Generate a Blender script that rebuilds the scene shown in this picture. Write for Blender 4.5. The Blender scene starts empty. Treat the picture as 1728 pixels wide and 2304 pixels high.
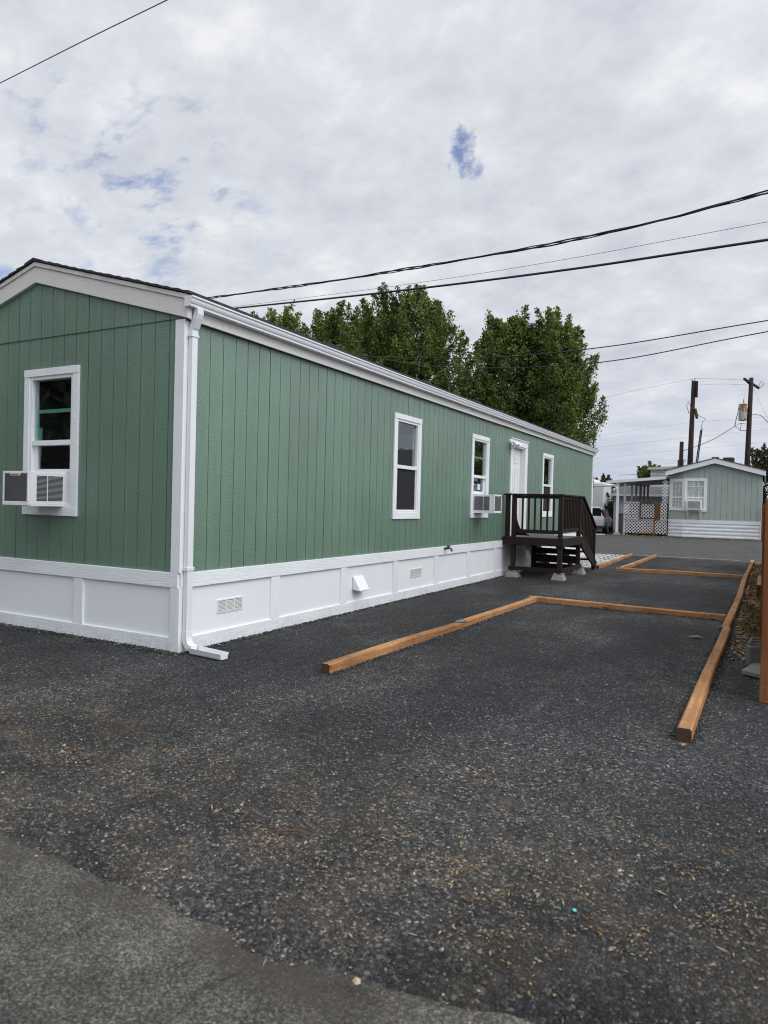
import bpy, bmesh, math, random
import numpy as np
from mathutils import Vector, Matrix
R = math.radians
random.seed(7)
scene = bpy.context.scene
COL = scene.collection

# ------------------------------------------------------------------ materials
def new_mat(name):
    m = bpy.data.materials.new(name); m.use_nodes = True
    nt = m.node_tree
    return m, nt, nt.nodes['Principled BSDF']
def nd(nt, typ, ins=None, **props):
    n = nt.nodes.new(typ)
    for k, v in props.items(): setattr(n, k, v)
    for k, v in (ins or {}).items(): n.inputs[k].default_value = v
    return n
def lk(nt, a, b): nt.links.new(a, b)
def rgba(c): return (c[0], c[1], c[2], 1.0)
def coords(nt, scale=(1, 1, 1), kind='Object'):
    t = nd(nt, 'ShaderNodeTexCoord'); mp = nd(nt, 'ShaderNodeMapping', {'Scale': scale})
    lk(nt, t.outputs[kind], mp.inputs['Vector']); return mp.outputs['Vector']
def noise(nt, vec, scale, detail=4, rough=.55, dist=0):
    n = nd(nt, 'ShaderNodeTexNoise', {'Scale': scale, 'Detail': detail, 'Roughness': rough, 'Distortion': dist})
    lk(nt, vec, n.inputs['Vector']); return n
def ramp(nt, fac, stops, interp='LINEAR'):
    r = nd(nt, 'ShaderNodeValToRGB'); cr = r.color_ramp; cr.interpolation = interp
    while len(cr.elements) < len(stops): cr.elements.new(.5)
    for e, (p, c) in zip(cr.elements, stops):
        e.position = p; e.color = rgba(c) if len(c) == 3 else c
    lk(nt, fac, r.inputs['Fac']); return r.outputs['Color']
def mixc(nt, fac, a, b, blend='MIX'):
    m = nd(nt, 'ShaderNodeMix', data_type='RGBA', blend_type=blend)
    for s, v in ((0, fac), (6, a), (7, b)):
        if isinstance(v, (int, float)): m.inputs[s].default_value = v
        elif isinstance(v, tuple): m.inputs[s].default_value = rgba(v)
        else: lk(nt, v, m.inputs[s])
    return m.outputs[2]
def math_(nt, op, a, b=0.0, clamp=False):
    m = nd(nt, 'ShaderNodeMath', operation=op, use_clamp=clamp)
    for i, v in ((0, a), (1, b)):
        if isinstance(v, (int, float)): m.inputs[i].default_value = v
        else: lk(nt, v, m.inputs[i])
    return m.outputs[0]
def bump(nt, bs, height, strength=.3, dist=.01, prev=None):
    b = nd(nt, 'ShaderNodeBump', {'Strength': strength, 'Distance': dist})
    lk(nt, height, b.inputs['Height'])
    if prev is not None: lk(nt, prev, b.inputs['Normal'])
    lk(nt, b.outputs['Normal'], bs.inputs['Normal']); return b.outputs['Normal']

def simple(name, col, rough=.6, var=.12, scale=6, bumps=None, metal=0, spec=.5, stretch=(1, 1, 1)):
    m, nt, bs = new_mat(name)
    v = coords(nt, stretch); n = noise(nt, v, scale, 5)
    d = tuple(c * (1 - var) for c in col); l = tuple(min(1, c * (1 + var)) for c in col)
    lk(nt, ramp(nt, n.outputs['Fac'], [(.3, d), (.7, l)]), bs.inputs['Base Color'])
    bs.inputs['Roughness'].default_value = rough; bs.inputs['Metallic'].default_value = metal
    bs.inputs['Specular IOR Level'].default_value = spec; bs.inputs['IOR'].default_value = 1.6
    if bumps:
        n2 = noise(nt, v, bumps[0], 4); bump(nt, bs, n2.outputs['Fac'], bumps[1], bumps[2] if len(bumps) > 2 else .005)
    return m

def siding_mat(name, col, rough=.33, emb=1.0, spec=1.0):
    """painted embossed wood siding: cathedral grain pressed into the board"""
    m, nt, bs = new_mat(name)
    v = coords(nt)
    big = noise(nt, v, .9, 4); mid = noise(nt, coords(nt, (6, 6, .35)), 1.6, 4)
    f = math_(nt, 'ADD', math_(nt, 'MULTIPLY', big.outputs['Fac'], .6), math_(nt, 'MULTIPLY', mid.outputs['Fac'], .4))
    c = ramp(nt, f, [(.3, tuple(x * .82 for x in col)), (.7, tuple(x * 1.14 for x in col))])
    lk(nt, c, bs.inputs['Base Color'])
    bs.inputs['Roughness'].default_value = rough
    warp = noise(nt, coords(nt, (4, 4, 1.0)), 2.0, 3)
    bs.inputs['Specular IOR Level'].default_value = spec
    vec = nd(nt, 'ShaderNodeVectorMath', operation='MULTIPLY_ADD')
    lk(nt, warp.outputs['Color'], vec.inputs[0]); vec.inputs[1].default_value = (.25, .25, .25); lk(nt, v, vec.inputs[2])
    mp = nd(nt, 'ShaderNodeMapping', {'Scale': (16, 16, 62)}); lk(nt, vec.outputs[0], mp.inputs['Vector'])
    g = noise(nt, mp.outputs['Vector'], 1.0, 3, .6)
    hh = ramp(nt, g.outputs['Fac'], [(.42, (0, 0, 0)), (.6, (1, 1, 1))])
    bump(nt, bs, hh, .36 * emb, .005)
    return m

def grain_white(name, col, rough=.5, long_axis='z', emb=.36):
    m, nt, bs = new_mat(name)
    s = {'x': (2.5, 40, 40), 'y': (40, 2.5, 40), 'z': (40, 40, 2.5)}[long_axis]
    v = coords(nt); n = noise(nt, v, 1.7, 5)
    lk(nt, splash(nt, ramp(nt, n.outputs['Fac'], [(.3, tuple(x * .95 for x in col)), (.7, tuple(min(1, x * 1.03) for x in col))])), bs.inputs['Base Color'])
    g = noise(nt, coords(nt, s), 1.6, 4, .6, 1.2)
    hh = ramp(nt, g.outputs['Fac'], [(.4, (0, 0, 0)), (.6, (1, 1, 1))])
    bump(nt, bs, hh, emb, .004); bs.inputs['Roughness'].default_value = rough
    return m

def wood_mat(name, dark, mid, light, axis='y', rough=.75, knots=True, incise=False):
    m, nt, bs = new_mat(name)
    s = {'x': (1.2, 26, 26), 'y': (26, 1.2, 26), 'z': (26, 26, 1.2)}[axis]
    g = noise(nt, coords(nt, s), 1.4, 6, .6, .6)
    b = noise(nt, coords(nt), 1.3, 4)
    f = math_(nt, 'ADD', math_(nt, 'MULTIPLY', g.outputs['Fac'], .6), math_(nt, 'MULTIPLY', b.outputs['Fac'], .4))
    c = ramp(nt, f, [(.32, dark), (.5, mid), (.68, light)])
    if knots:
        vz = nd(nt, 'ShaderNodeTexVoronoi', {'Scale': 1.0, 'Randomness': 1.0})
        s2 = {'x': (2.2, 9, 9), 'y': (9, 2.2, 9), 'z': (9, 9, 2.2)}[axis]
        lk(nt, coords(nt, s2), vz.inputs['Vector'])
        k = ramp(nt, vz.outputs['Distance'], [(.05, (1, 1, 1)), (.14, (0, 0, 0))])
        c = mixc(nt, k, c, tuple(x * .25 for x in dark))
    if incise:
        s4 = {'x': (1.1, .3, .3), 'y': (.3, 1.1, .3), 'z': (.3, .3, 1.1)}[axis]
        vc = nd(nt, 'ShaderNodeTexNoise', {'Scale': 5.0, 'Detail': 6.0, 'Roughness': .7}); lk(nt, coords(nt, s4), vc.inputs['Vector'])
        ck = ramp(nt, math_(nt, 'ABSOLUTE', math_(nt, 'SUBTRACT', vc.outputs['Fac'], .56)), [(.002, (.75, .75, .75)), (.007, (0, 0, 0))]); c = mixc(nt, ck, c, tuple(x * .3 for x in dark))
        wz = noise(nt, coords(nt), .7, 5, .65); c = mixc(nt, 1.0, c, ramp(nt, wz.outputs['Fac'], [(.35, (.68, .62, .58)), (.6, (1.05, 1.05, 1.05))]), 'MULTIPLY')
    lk(nt, c, bs.inputs['Base Color'])
    h = g.outputs['Fac']
    if incise:
        s3 = {'x': (9, 60, 60), 'y': (60, 9, 60), 'z': (60, 60, 9)}[axis]
        vi = nd(nt, 'ShaderNodeTexVoronoi', {'Scale': 2.2, 'Randomness': .5}); lk(nt, coords(nt, s3), vi.inputs['Vector'])
        h = math_(nt, 'ADD', h, ramp(nt, vi.outputs['Distance'], [(.1, (0, 0, 0)), (.25, (1, 1, 1))]))
    bump(nt, bs, h, .35, .004); bs.inputs['Roughness'].default_value = rough
    bs.inputs['Specular IOR Level'].default_value = .3
    return m

def splash(nt, c):
    """mud specks thrown up by rain on the lowest hand's breadth of the skirting"""
    v = coords(nt); sx = nd(nt, 'ShaderNodeSeparateXYZ'); lk(nt, v, sx.inputs[0])
    mr = nd(nt, 'ShaderNodeMapRange', {'From Min': .17, 'From Max': .0}); lk(nt, sx.outputs['Z'], mr.inputs['Value'])
    n = noise(nt, coords(nt, (1, 1, .6)), 14, 6, .7); n2 = noise(nt, v, 1.6, 3)
    f = math_(nt, 'MULTIPLY', math_(nt, 'MULTIPLY', mr.outputs[0], ramp(nt, n.outputs['Fac'], [(.46, (0, 0, 0)), (.66, (1, 1, 1))])), ramp(nt, n2.outputs['Fac'], [(.35, (.15, .15, .15)), (.65, (.5, .5, .5))]))
    return mixc(nt, f, c, (.22, .20, .175))

def glass_mat(name, tint=(.88, .93, .92), ior=1.75):
    m = bpy.data.materials.new(name); m.use_nodes = True; nt = m.node_tree
    for n in list(nt.nodes):
        if n.type != 'OUTPUT_MATERIAL': nt.nodes.remove(n)
    out = [n for n in nt.nodes if n.type == 'OUTPUT_MATERIAL'][0]
    fr = nd(nt, 'ShaderNodeFresnel', {'IOR': ior}); gm = nd(nt, 'ShaderNodeNewGeometry'); io = nd(nt, 'ShaderNodeMapRange', {'To Min': ior, 'To Max': 1 / ior}); lk(nt, gm.outputs['Backfacing'], io.inputs['Value']); lk(nt, io.outputs[0], fr.inputs['IOR']); tr = nd(nt, 'ShaderNodeBsdfTransparent', {'Color': rgba(tint)})
    gl = nd(nt, 'ShaderNodeBsdfGlossy', {'Roughness': .01, 'Color': (1, 1, 1, 1)})
    v = coords(nt); n = noise(nt, v, 2.2, 1)
    b = nd(nt, 'ShaderNodeBump', {'Strength': .12, 'Distance': .02}); lk(nt, n.outputs['Fac'], b.inputs['Height'])
    lk(nt, b.outputs['Normal'], gl.inputs['Normal'])
    mx = nd(nt, 'ShaderNodeMixShader')
    lk(nt, fr.outputs[0], mx.inputs[0]); lk(nt, tr.outputs[0], mx.inputs[1]); lk(nt, gl.outputs[0], mx.inputs[2])
    lk(nt, mx.outputs[0], out.inputs['Surface']); return m

def dusty(nt, c, amt):
    """brown soil and crumbled bark worked into the gravel in patches along the road side"""
    v = coords(nt); sx = nd(nt, 'ShaderNodeSeparateXYZ'); lk(nt, v, sx.inputs[0])
    n2 = noise(nt, v, .9, 5, .6)
    yy = math_(nt, 'ADD', sx.outputs['Y'], math_(nt, 'MULTIPLY', math_(nt, 'SUBTRACT', n2.outputs['Fac'], .5), 2.4))
    mr = nd(nt, 'ShaderNodeMapRange', {'From Min': -.9, 'From Max': -2.0, 'To Min': 0.0, 'To Max': 1.0}); lk(nt, yy, mr.inputs['Value'])
    nb = noise(nt, coords(nt, (1, 1.4, 1)), 2.6, 5, .62, .5)
    pt = ramp(nt, nb.outputs['Fac'], [(.42, (.12, .12, .12)), (.62, (1, 1, 1))])
    tint = mixc(nt, 1.0, mixc(nt, 1.0, c, (1.6, 1.38, 1.1), 'MULTIPLY'), (.022, .018, .013), 'ADD')
    return mixc(nt, math_(nt, 'MULTIPLY', math_(nt, 'MULTIPLY', mr.outputs[0], pt), amt), c, tint)

def island_mat(name, stops, rough=.9, spec=.2, bumps=None, transl=0, interp='LINEAR', mottle=None, dust=False):
    m, nt, bs = new_mat(name)
    g = nd(nt, 'ShaderNodeNewGeometry')
    c = ramp(nt, g.outputs['Random Per Island'], stops, interp)
    if mottle:
        n = noise(nt, coords(nt), mottle[0], 3)
        c = mixc(nt, 1.0, c, ramp(nt, n.outputs['Fac'], [(.3, (mottle[1],) * 3), (.7, (mottle[2],) * 3)]), 'MULTIPLY')
    if dust: c = dusty(nt, c, .75)
    lk(nt, c, bs.inputs['Base Color']); bs.inputs['Roughness'].default_value = rough
    bs.inputs['Specular IOR Level'].default_value = spec
    if transl:
        out = [n for n in nt.nodes if n.type == 'OUTPUT_MATERIAL'][0]
        t = nd(nt, 'ShaderNodeBsdfTranslucent'); lk(nt, mixc(nt, 1.0, c, (1.3, 1.5, .6), 'MULTIPLY'), t.inputs['Color'])
        mx = nd(nt, 'ShaderNodeMixShader', {0: transl})
        lk(nt, bs.outputs[0], mx.inputs[1]); lk(nt, t.outputs[0], mx.inputs[2]); lk(nt, mx.outputs[0], out.inputs['Surface'])
    return m

GREEN = (.122, .205, .147)
M = {}
M['siding'] = siding_mat('green_painted_siding', GREEN)
M['white_panel'] = simple('white_painted_panel', (.75, .775, .795), .5, .03, 1.2)
M['white_x'] = grain_white('white_embossed_trim_x', (.75, .775, .795), long_axis='x')
M['white_y'] = grain_white('white_embossed_trim_y', (.75, .775, .795), long_axis='y')
M['white_z'] = grain_white('white_embossed_trim_z', (.75, .775, .795), long_axis='z')
M['fascia'] = grain_white('pale_fascia_paint', (.66, .64, .62), .55, 'x', .3)
M['gutter'] = simple('white_gutter_metal', (.70, .715, .735), .3, .02, 3)
M['vinyl'] = simple('white_vinyl', (.74, .75, .77), .3, .02, 4)
M['vent_metal'] = simple('pale_vent_metal', (.72, .71, .69), .4, .05, 9)
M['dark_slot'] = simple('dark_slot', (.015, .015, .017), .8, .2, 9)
M['shingle'] = simple('dark_asphalt_shingle', (.028, .026, .028), .95, .4, 30, (200, .5, .004))
M['glass'] = glass_mat('window_glass', ior=1.6)
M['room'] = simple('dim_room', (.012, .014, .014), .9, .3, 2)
M['screen'] = simple('window_screen_mesh', (.022, .022, .024), .9, .1, 40, (400, .2, .002), spec=.15)
M['teal'] = simple('teal_tinted_bar', (.16, .38, .33), .5, .1, 5)
M['sticker'] = simple('pale_sticker', (.5, .68, .66), .5, .1, 9)
M['door'] = simple('white_door_paint', (.72, .72, .71), .4, .03, 3)
M['black_metal'] = simple('black_metal', (.015, .015, .016), .4, .2, 9)
M['timber_y'] = wood_mat('treated_timber_y', (.25, .115, .042), (.40, .205, .085), (.53, .31, .145), 'y', incise=True)
M['timber_x'] = wood_mat('treated_timber_x', (.25, .115, .042), (.40, .205, .085), (.53, .31, .145), 'x', incise=True)
M['timber_end'] = simple('timber_end_grain', (.055, .025, .012), .85, .4, 30, (60, .4, .004))
M['fence_wood'] = wood_mat('stained_fence_wood', (.12, .042, .014), (.20, .075, .026), (.27, .115, .045), 'z')
M['deck'] = wood_mat('dark_stained_wood', (.009, .0045, .0035), (.017, .0080, .0058), (.031, .0150, .0105), 'z', .7, False)
M['deck_y'] = wood_mat('dark_stained_wood_y', (.008, .0045, .0037), (.014, .0078, .006), (.027, .0155, .011), 'y', .7, False)
M['deck_x'] = wood_mat('dark_stained_wood_x', (.008, .0045, .0037), (.014, .0078, .006), (.027, .0155, .011), 'x', .7, False)
M['deck_floor'] = wood_mat('worn_deck_floor', (.05, .055, .05), (.085, .09, .082), (.13, .135, .12), 'x', .5, False)
M['concrete'] = simple('concrete', (.22, .215, .19), .9, .18, 9, (70, .5, .006))
M['concrete_dark'] = simple('weathered_concrete_block', (.12, .12, .11), .92, .25, 14, (90, .6, .006))
M['paver'] = island_mat('pale_pavers', [(0, (.34, .33, .31)), (.5, (.48, .47, .44)), (1, (.6, .58, .55))], .9)
M['bark'] = simple('tree_bark', (.075, .06, .045), .95, .35, 6, (14, .9, .04), stretch=(1, 1, .25))
M['pole'] = wood_mat('creosoted_pole', (.016, .011, .010), (.028, .019, .017), (.048, .033, .028), 'z', .9, False)
M['wire'] = simple('black_cable', (.012, .011, .014), .6, .2, 3)
M['wire_grey'] = simple('grey_cable', (.22, .22, .25), .5, .1, 3)
M['xfmr'] = None

def rust_mat():
    m, nt, bs = new_mat('rusty_grey_tank')
    n = noise(nt, coords(nt), 2.2, 6, .6)
    lk(nt, ramp(nt, n.outputs['Fac'], [(.42, (.34, .36, .35)), (.50, (.40, .40, .38)), (.56, (.28, .12, .035)), (.7, (.20, .08, .025))]), bs.inputs['Base Color'])
    bs.inputs['Roughness'].default_value = .7; return m
M['xfmr'] = rust_mat()
M['n_siding'] = simple('pale_sage_siding', (.31, .368, .335), .55, .06, 2, (30, .15, .003))
M['n_white'] = simple('neighbour_white_trim', (.74, .75, .75), .5, .04, 3)
M['n_skirt'] = simple('white_metal_skirting', (.66, .69, .72), .45, .05, 2)
M['curtain'] = simple('pale_curtain', (.38, .42, .41), .9, .3, 7, stretch=(4, 4, .6))
M['carport_roof'] = simple('carport_metal_roof', (.52, .52, .52), .6, .06, 2)
M['grey_paint'] = simple('weathered_grey_wood', (.36, .36, .37), .8, .15, 6)
M['lattice'] = simple('white_lattice', (.74, .74, .75), .7, .1, 6)
M['brown_board'] = wood_mat('brown_board', (.07, .030, .013), (.11, .048, .021), (.15, .072, .036), 'z', .8, False)
M['red_table'] = simple('dark_red_paint', (.10, .022, .018), .6, .2, 6)
M['bin'] = simple('dark_grey_plastic', (.09, .095, .10), .5, .1, 4)
M['car_paint'] = simple('silver_white_car_paint', (.78, .80, .81), .22, .02, 2)
M['car_black'] = simple('black_car_plastic', (.018, .018, .02), .45, .15, 5)
M['car_glass'] = simple('dark_car_glass', (.012, .014, .016), .05, .1, 2)
M['tyre'] = simple('tyre_rubber', (.02, .02, .021), .85, .2, 9)
M['rim'] = simple('alloy_rim', (.35, .35, .36), .3, .1, 5, metal=.8)
M['tail'] = simple('red_tail_lamp', (.20, .012, .014), .15, .1, 4)
M['plate'] = simple('licence_plate', (.55, .57, .6), .4, .1, 20)
M['far_white'] = simple('far_white_siding', (.62, .63, .65), .7, .06, 2)
M['far_grey'] = simple('far_grey_wall', (.30, .31, .32), .8, .15, 3)
M['far_roof'] = simple('far_dark_roof', (.085, .085, .09), .9, .25, 6, (30, .5, .02))
M['far_pink'] = simple('far_reddish_roof', (.25, .15, .13), .9, .2, 4)
M['weed'] = island_mat('dry_weeds', [(0, (.05, .06, .025)), (.35, (.10, .10, .04)), (.7, (.20, .15, .07)), (1, (.28, .20, .10))], .95)
M['leaf'] = island_mat('maple_leaves', [(0, (.05, .074, .018)), (.5, (.105, .140, .032)), (.85, (.155, .185, .044)), (1, (.21, .22, .06))], .5, .45, transl=.35, mottle=(.8, .45, 1.45))
M['leaf_yellow'] = island_mat('yellow_green_leaves', [(0, (.085, .11, .03)), (.5, (.13, .155, .045)), (1, (.19, .20, .06))], .55, .35, transl=.35)
M['leaf_bright'] = island_mat('bright_green_leaves', [(0, (.06, .105, .02)), (.6, (.10, .16, .03)), (1, (.15, .2, .05))], .6, .3, transl=.3)
M['leaf_russet'] = island_mat('russet_leaves', [(0, (.035, .05, .02)), (.4, (.06, .065, .03)), (.7, (.12, .075, .045)), (1, (.16, .085, .06))], .7, .3, transl=.2)
M['leaf_dark'] = island_mat('dark_mottled_leaves', [(0, (.02, .028, .014)), (.6, (.045, .052, .025)), (1, (.11, .09, .055))], .7, .3, transl=.2)
M['litter'] = island_mat('wood_chip_and_leaf_litter', [(0, (.10, .06, .03)), (.35, (.20, .12, .055)), (.6, (.30, .19, .09)), (.85, (.38, .28, .17)), (1, (.45, .36, .25))], .9, mottle=(30, .7, 1.1))
M['stones'] = island_mat('crushed_basalt_stones', [(0, (.011, .0115, .012)), (.5, (.030, .031, .032)), (.8, (.056, .057, .058)), (.93, (.092, .092, .089)), (.98, (.15, .14, .122)), (1, (.26, .24, .20))], .85, .25, mottle=(.9, .6, 1.45), dust=True)
M['brown_leaf'] = simple('dry_brown_leaf', (.36, .19, .09), .8, .25, 30)
M['tan_stone'] = simple('tan_stone', (.45, .36, .22), .85, .15, 30)
M['turquoise'] = simple('turquoise_scrap', (.12, .50, .48), .5, .1, 9)
M['weathered_stick'] = simple('weathered_brown_wood', (.075, .04, .022), .9, .3, 30)

def gravel_mat():
    m, nt, bs = new_mat('dark_crushed_gravel')
    v = coords(nt)
    v1 = nd(nt, 'ShaderNodeTexVoronoi', {'Scale': 75.0, 'Randomness': 1.0}); lk(nt, v, v1.inputs['Vector'])
    v2 = nd(nt, 'ShaderNodeTexVoronoi', {'Scale': 150.0, 'Randomness': 1.0}); lk(nt, v, v2.inputs['Vector'])
    sep = nd(nt, 'ShaderNodeSeparateColor'); lk(nt, v1.outputs['Color'], sep.inputs[0])
    c1 = ramp(nt, sep.outputs[0], [(0, (.008, .0085, .0095)), (.45, (.020, .021, .0225)), (.8, (.040, .041, .0435)), (.93, (.075, .075, .075)), (1, (.18, .17, .15))])
    sep2 = nd(nt, 'ShaderNodeSeparateColor'); lk(nt, v2.outputs['Color'], sep2.inputs[0])
    c2 = ramp(nt, sep2.outputs[1], [(0, (.6, .6, .6)), (1, (1.35, 1.35, 1.35))])
    c = mixc(nt, 1.0, c1, c2, 'MULTIPLY')
    # compacted lighter patches and damp darker patches
    n1 = noise(nt, coords(nt, (1, .55, 1)), .75, 5, .6, .4)
    c = mixc(nt, 1.0, c, ramp(nt, n1.outputs['Fac'], [(.38, (.48, .49, .51)), (.5, (.90, .90, .90)), (.62, (1.8, 1.77, 1.7))]), 'MULTIPLY')
    n1b = noise(nt, v, 5, 5, .65)
    c = mixc(nt, 1.0, c, ramp(nt, n1b.outputs['Fac'], [(.3, (.72, .72, .72)), (.7, (1.3, 1.3, 1.3))]), 'MULTIPLY')
    c = dusty(nt, c, .75)
    lk(nt, c, bs.inputs['Base Color'])
    bs.inputs['Roughness'].default_value = .82; bs.inputs['Specular IOR Level'].default_value = .35
    h = math_(nt, 'SUBTRACT', 1.0, v1.outputs['Distance'])
    b1 = bump(nt, bs, n1b.outputs['Fac'], .6, .05)
    bump(nt, bs, math_(nt, 'ADD', h, math_(nt, 'MULTIPLY', sep.outputs[1], .6)), .9, .012, b1)
    return m
M['gravel'] = gravel_mat()

def asphalt_mat(name, lo, hi, damp=False):
    m, nt, bs = new_mat(name)
    v = coords(nt)
    v1 = nd(nt, 'ShaderNodeTexVoronoi', {'Scale': 150.0, 'Randomness': 1.0}); lk(nt, v, v1.inputs['Vector'])
    sep = nd(nt, 'ShaderNodeSeparateColor'); lk(nt, v1.outputs['Color'], sep.inputs[0])
    c = ramp(nt, sep.outputs[0], [(0, tuple(x * .6 for x in lo)), (.35, lo), (.75, hi), (.92, tuple(x * 1.3 for x in hi)), (1, tuple(x * 2.0 for x in hi))])
    hue = ramp(nt, sep.outputs[2], [(0, (1.08, .98, .92)), (.5, (1, 1, .97)), (1, (.95, 1.02, .96))]); c = mixc(nt, 1.0, c, hue, 'MULTIPLY')
    n9 = noise(nt, v, 7, 5, .7); c = mixc(nt, 1.0, c, ramp(nt, n9.outputs['Fac'], [(.32, (.7, .7, .7)), (.68, (1.25, 1.25, 1.22))]), 'MULTIPLY')
    n = noise(nt, v, 1.2, 6, .6)
    c = mixc(nt, 1.0, c, ramp(nt, n.outputs['Fac'], [(.3, (.72, .72, .72)), (.7, (1.22, 1.2, 1.16))]), 'MULTIPLY')
    if damp:   # dirty silt stain that follows the joint with the gravel, and a wandering crack
        sx = nd(nt, 'ShaderNodeSeparateXYZ'); lk(nt, v, sx.inputs[0])
        n2 = noise(nt, v, 3.0, 5, .6)
        yy = math_(nt, 'ADD', sx.outputs['Y'], math_(nt, 'MULTIPLY', math_(nt, 'SUBTRACT', n2.outputs['Fac'], .5), .25))
        mr = nd(nt, 'ShaderNodeMapRange', {'From Min': -3.40, 'From Max': -3.25}); lk(nt, yy, mr.inputs['Value'])
        c = mixc(nt, math_(nt, 'MULTIPLY', mr.outputs[0], ramp(nt, noise(nt, v, .9, 3).outputs['Fac'], [(.45, (.1, .1, .1)), (.62, (.75, .75, .75))])), c, (.046, .039, .031))
        n4 = noise(nt, v, 4.0, 5, .6)
        xc = math_(nt, 'ADD', math_(nt, 'ADD', sx.outputs['X'], math_(nt, 'MULTIPLY', sx.outputs['Y'], -.12)), math_(nt, 'MULTIPLY', math_(nt, 'SUBTRACT', n4.outputs['Fac'], .5), .18))
        dc = math_(nt, 'ABSOLUTE', math_(nt, 'SUBTRACT', xc, 3.93))
        ck = ramp(nt, dc, [(.002, (1, 1, 1)), (.010, (0, 0, 0))])
        c = mixc(nt, math_(nt, 'MULTIPLY', ck, .55), c, (.016, .015, .014))
    lk(nt, c, bs.inputs['Base Color']); bs.inputs['Roughness'].default_value = .85
    bs.inputs['Specular IOR Level'].default_value = .3
    bump(nt, bs, math_(nt, 'SUBTRACT', 1.0, v1.outputs['Distance']), .6, .006); return m
M['asphalt'] = asphalt_mat('worn_asphalt', (.062, .060, .056), (.118, .113, .105), True)
M['street'] = asphalt_mat('street_asphalt', (.050, .050, .052), (.084, .084, .087))
M['dirt'] = simple('dry_dirt', (.05, .044, .035), .95, .35, 2.5, (30, .7, .03))

# ------------------------------------------------------------------ mesh builder
class MB:
    def __init__(s, T=None): s.v = []; s.f = []; s.T = T
    def add(s, vs, fs):
        b = len(s.v)
        for p in vs:
            p = tuple(p); s.v.append(s.T(*p) if s.T else p)
        s.f += [tuple(i + b for i in f) for f in fs]; return s
    BOXF = [(0, 3, 2, 1), (4, 5, 6, 7), (0, 1, 5, 4), (1, 2, 6, 5), (2, 3, 7, 6), (3, 0, 4, 7)]
    def box(s, x0, x1, y0, y1, z0, z1):
        return s.add([(x0, y0, z0), (x1, y0, z0), (x1, y1, z0), (x0, y1, z0), (x0, y0, z1), (x1, y0, z1), (x1, y1, z1), (x0, y1, z1)], MB.BOXF)
    def hexa(s, p8): return s.add(p8, MB.BOXF)
    def beam(s, a, b, w, h, up=(0, 0, 1), lift=True):
        """box from a to b, w wide, h tall; lift: a and b lie on its underside"""
        a, b = Vector(a), Vector(b); d = (b - a).normalized(); up = Vector(up)
        sd = d.cross(up)
        if sd.length < 1e-5: sd = d.cross(Vector((0, 1, 0)))
        sd.normalize(); u = sd.cross(d).normalized()
        lo, hi = (0, h) if lift else (-h / 2, h / 2)
        vs = []
        for z in (lo, hi):
            for p, q in ((a, -1), (a, 1), (b, 1), (b, -1)):
                vs.append(p + sd * (w / 2 * q) + u * z)
        return s.add(vs, MB.BOXF)
    def prism(s, poly, vec):
        n = len(poly); vec = Vector(vec)
        vs = [Vector(p) for p in poly] + [Vector(p) + vec for p in poly]
        return s.add(vs, [tuple(range(n))[::-1], tuple(range(n, 2 * n))] + [(i, (i + 1) % n, (i + 1) % n + n, i + n) for i in range(n)])
    def tube(s, pts, r, n=8, cap=True):
        pts = [Vector(p) for p in pts]; rs = r if isinstance(r, (list, tuple)) else [r] * len(pts)
        ref = None; rings = []; vs = []
        for i, p in enumerate(pts):
            d = (pts[min(i + 1, len(pts) - 1)] - pts[max(i - 1, 0)]).normalized()
            if ref is None: ref = d.orthogonal().normalized()
            ref = (ref - d * ref.dot(d)).normalized(); q = d.cross(ref)
            for k in range(n):
                a = 2 * math.pi * k / n
                vs.append(p + (ref * math.cos(a) + q * math.sin(a)) * rs[i])
        fs = []
        for i in range(len(pts) - 1):
            for k in range(n):
                a = i * n + k; b = i * n + (k + 1) % n
                fs.append((a, b, b + n, a + n))
        if cap: fs += [tuple(range(n))[::-1], tuple(range((len(pts) - 1) * n, len(pts) * n))]
        return s.add(vs, fs)
    def build(s, name, mat, parent=None, bevel=0, smooth=False, raw=False):
        me = bpy.data.meshes.new(name); me.from_pydata([tuple(p) for p in s.v], [], s.f)
        off = Vector((0, 0, 0)); q = parent
        while q is not None: off += q.location; q = q.parent
        if not raw and off.length: me.transform(Matrix.Translation(-off))
        bm = bmesh.new(); bm.from_mesh(me); bmesh.ops.recalc_face_normals(bm, faces=bm.faces); bm.to_mesh(me); bm.free()
        o = bpy.data.objects.new(name, me); COL.objects.link(o); o.parent = parent
        for mm in (mat if isinstance(mat, (list, tuple)) else [mat]): me.materials.append(mm)
        if smooth:
            for p in me.polygons: p.use_smooth = True
        if bevel:
            b = o.modifiers.new('edge', 'BEVEL'); b.width = bevel; b.segments = 2; b.limit_method = 'ANGLE'; b.angle_limit = R(40)
        return o

def big_mesh(name, verts, faces_n, idx, mat, parent=None):
    """fast mesh from numpy arrays: verts (N,3), idx flat, faces_n corners per face"""
    me = bpy.data.meshes.new(name); nf = len(idx) // faces_n
    off = np.zeros(3); q = parent
    while q is not None: off += np.array(q.location); q = q.parent
    me.vertices.add(len(verts)); me.vertices.foreach_set('co', (verts - off).astype(np.float32).ravel())
    me.loops.add(len(idx)); me.loops.foreach_set('vertex_index', idx.astype(np.int32))
    me.polygons.add(nf); me.polygons.foreach_set('loop_start', np.arange(0, nf * faces_n, faces_n, dtype=np.int32))
    me.update(calc_edges=True); me.validate()
    me.materials.append(mat); o = bpy.data.objects.new(name, me); COL.objects.link(o); o.parent = parent; return o

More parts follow.
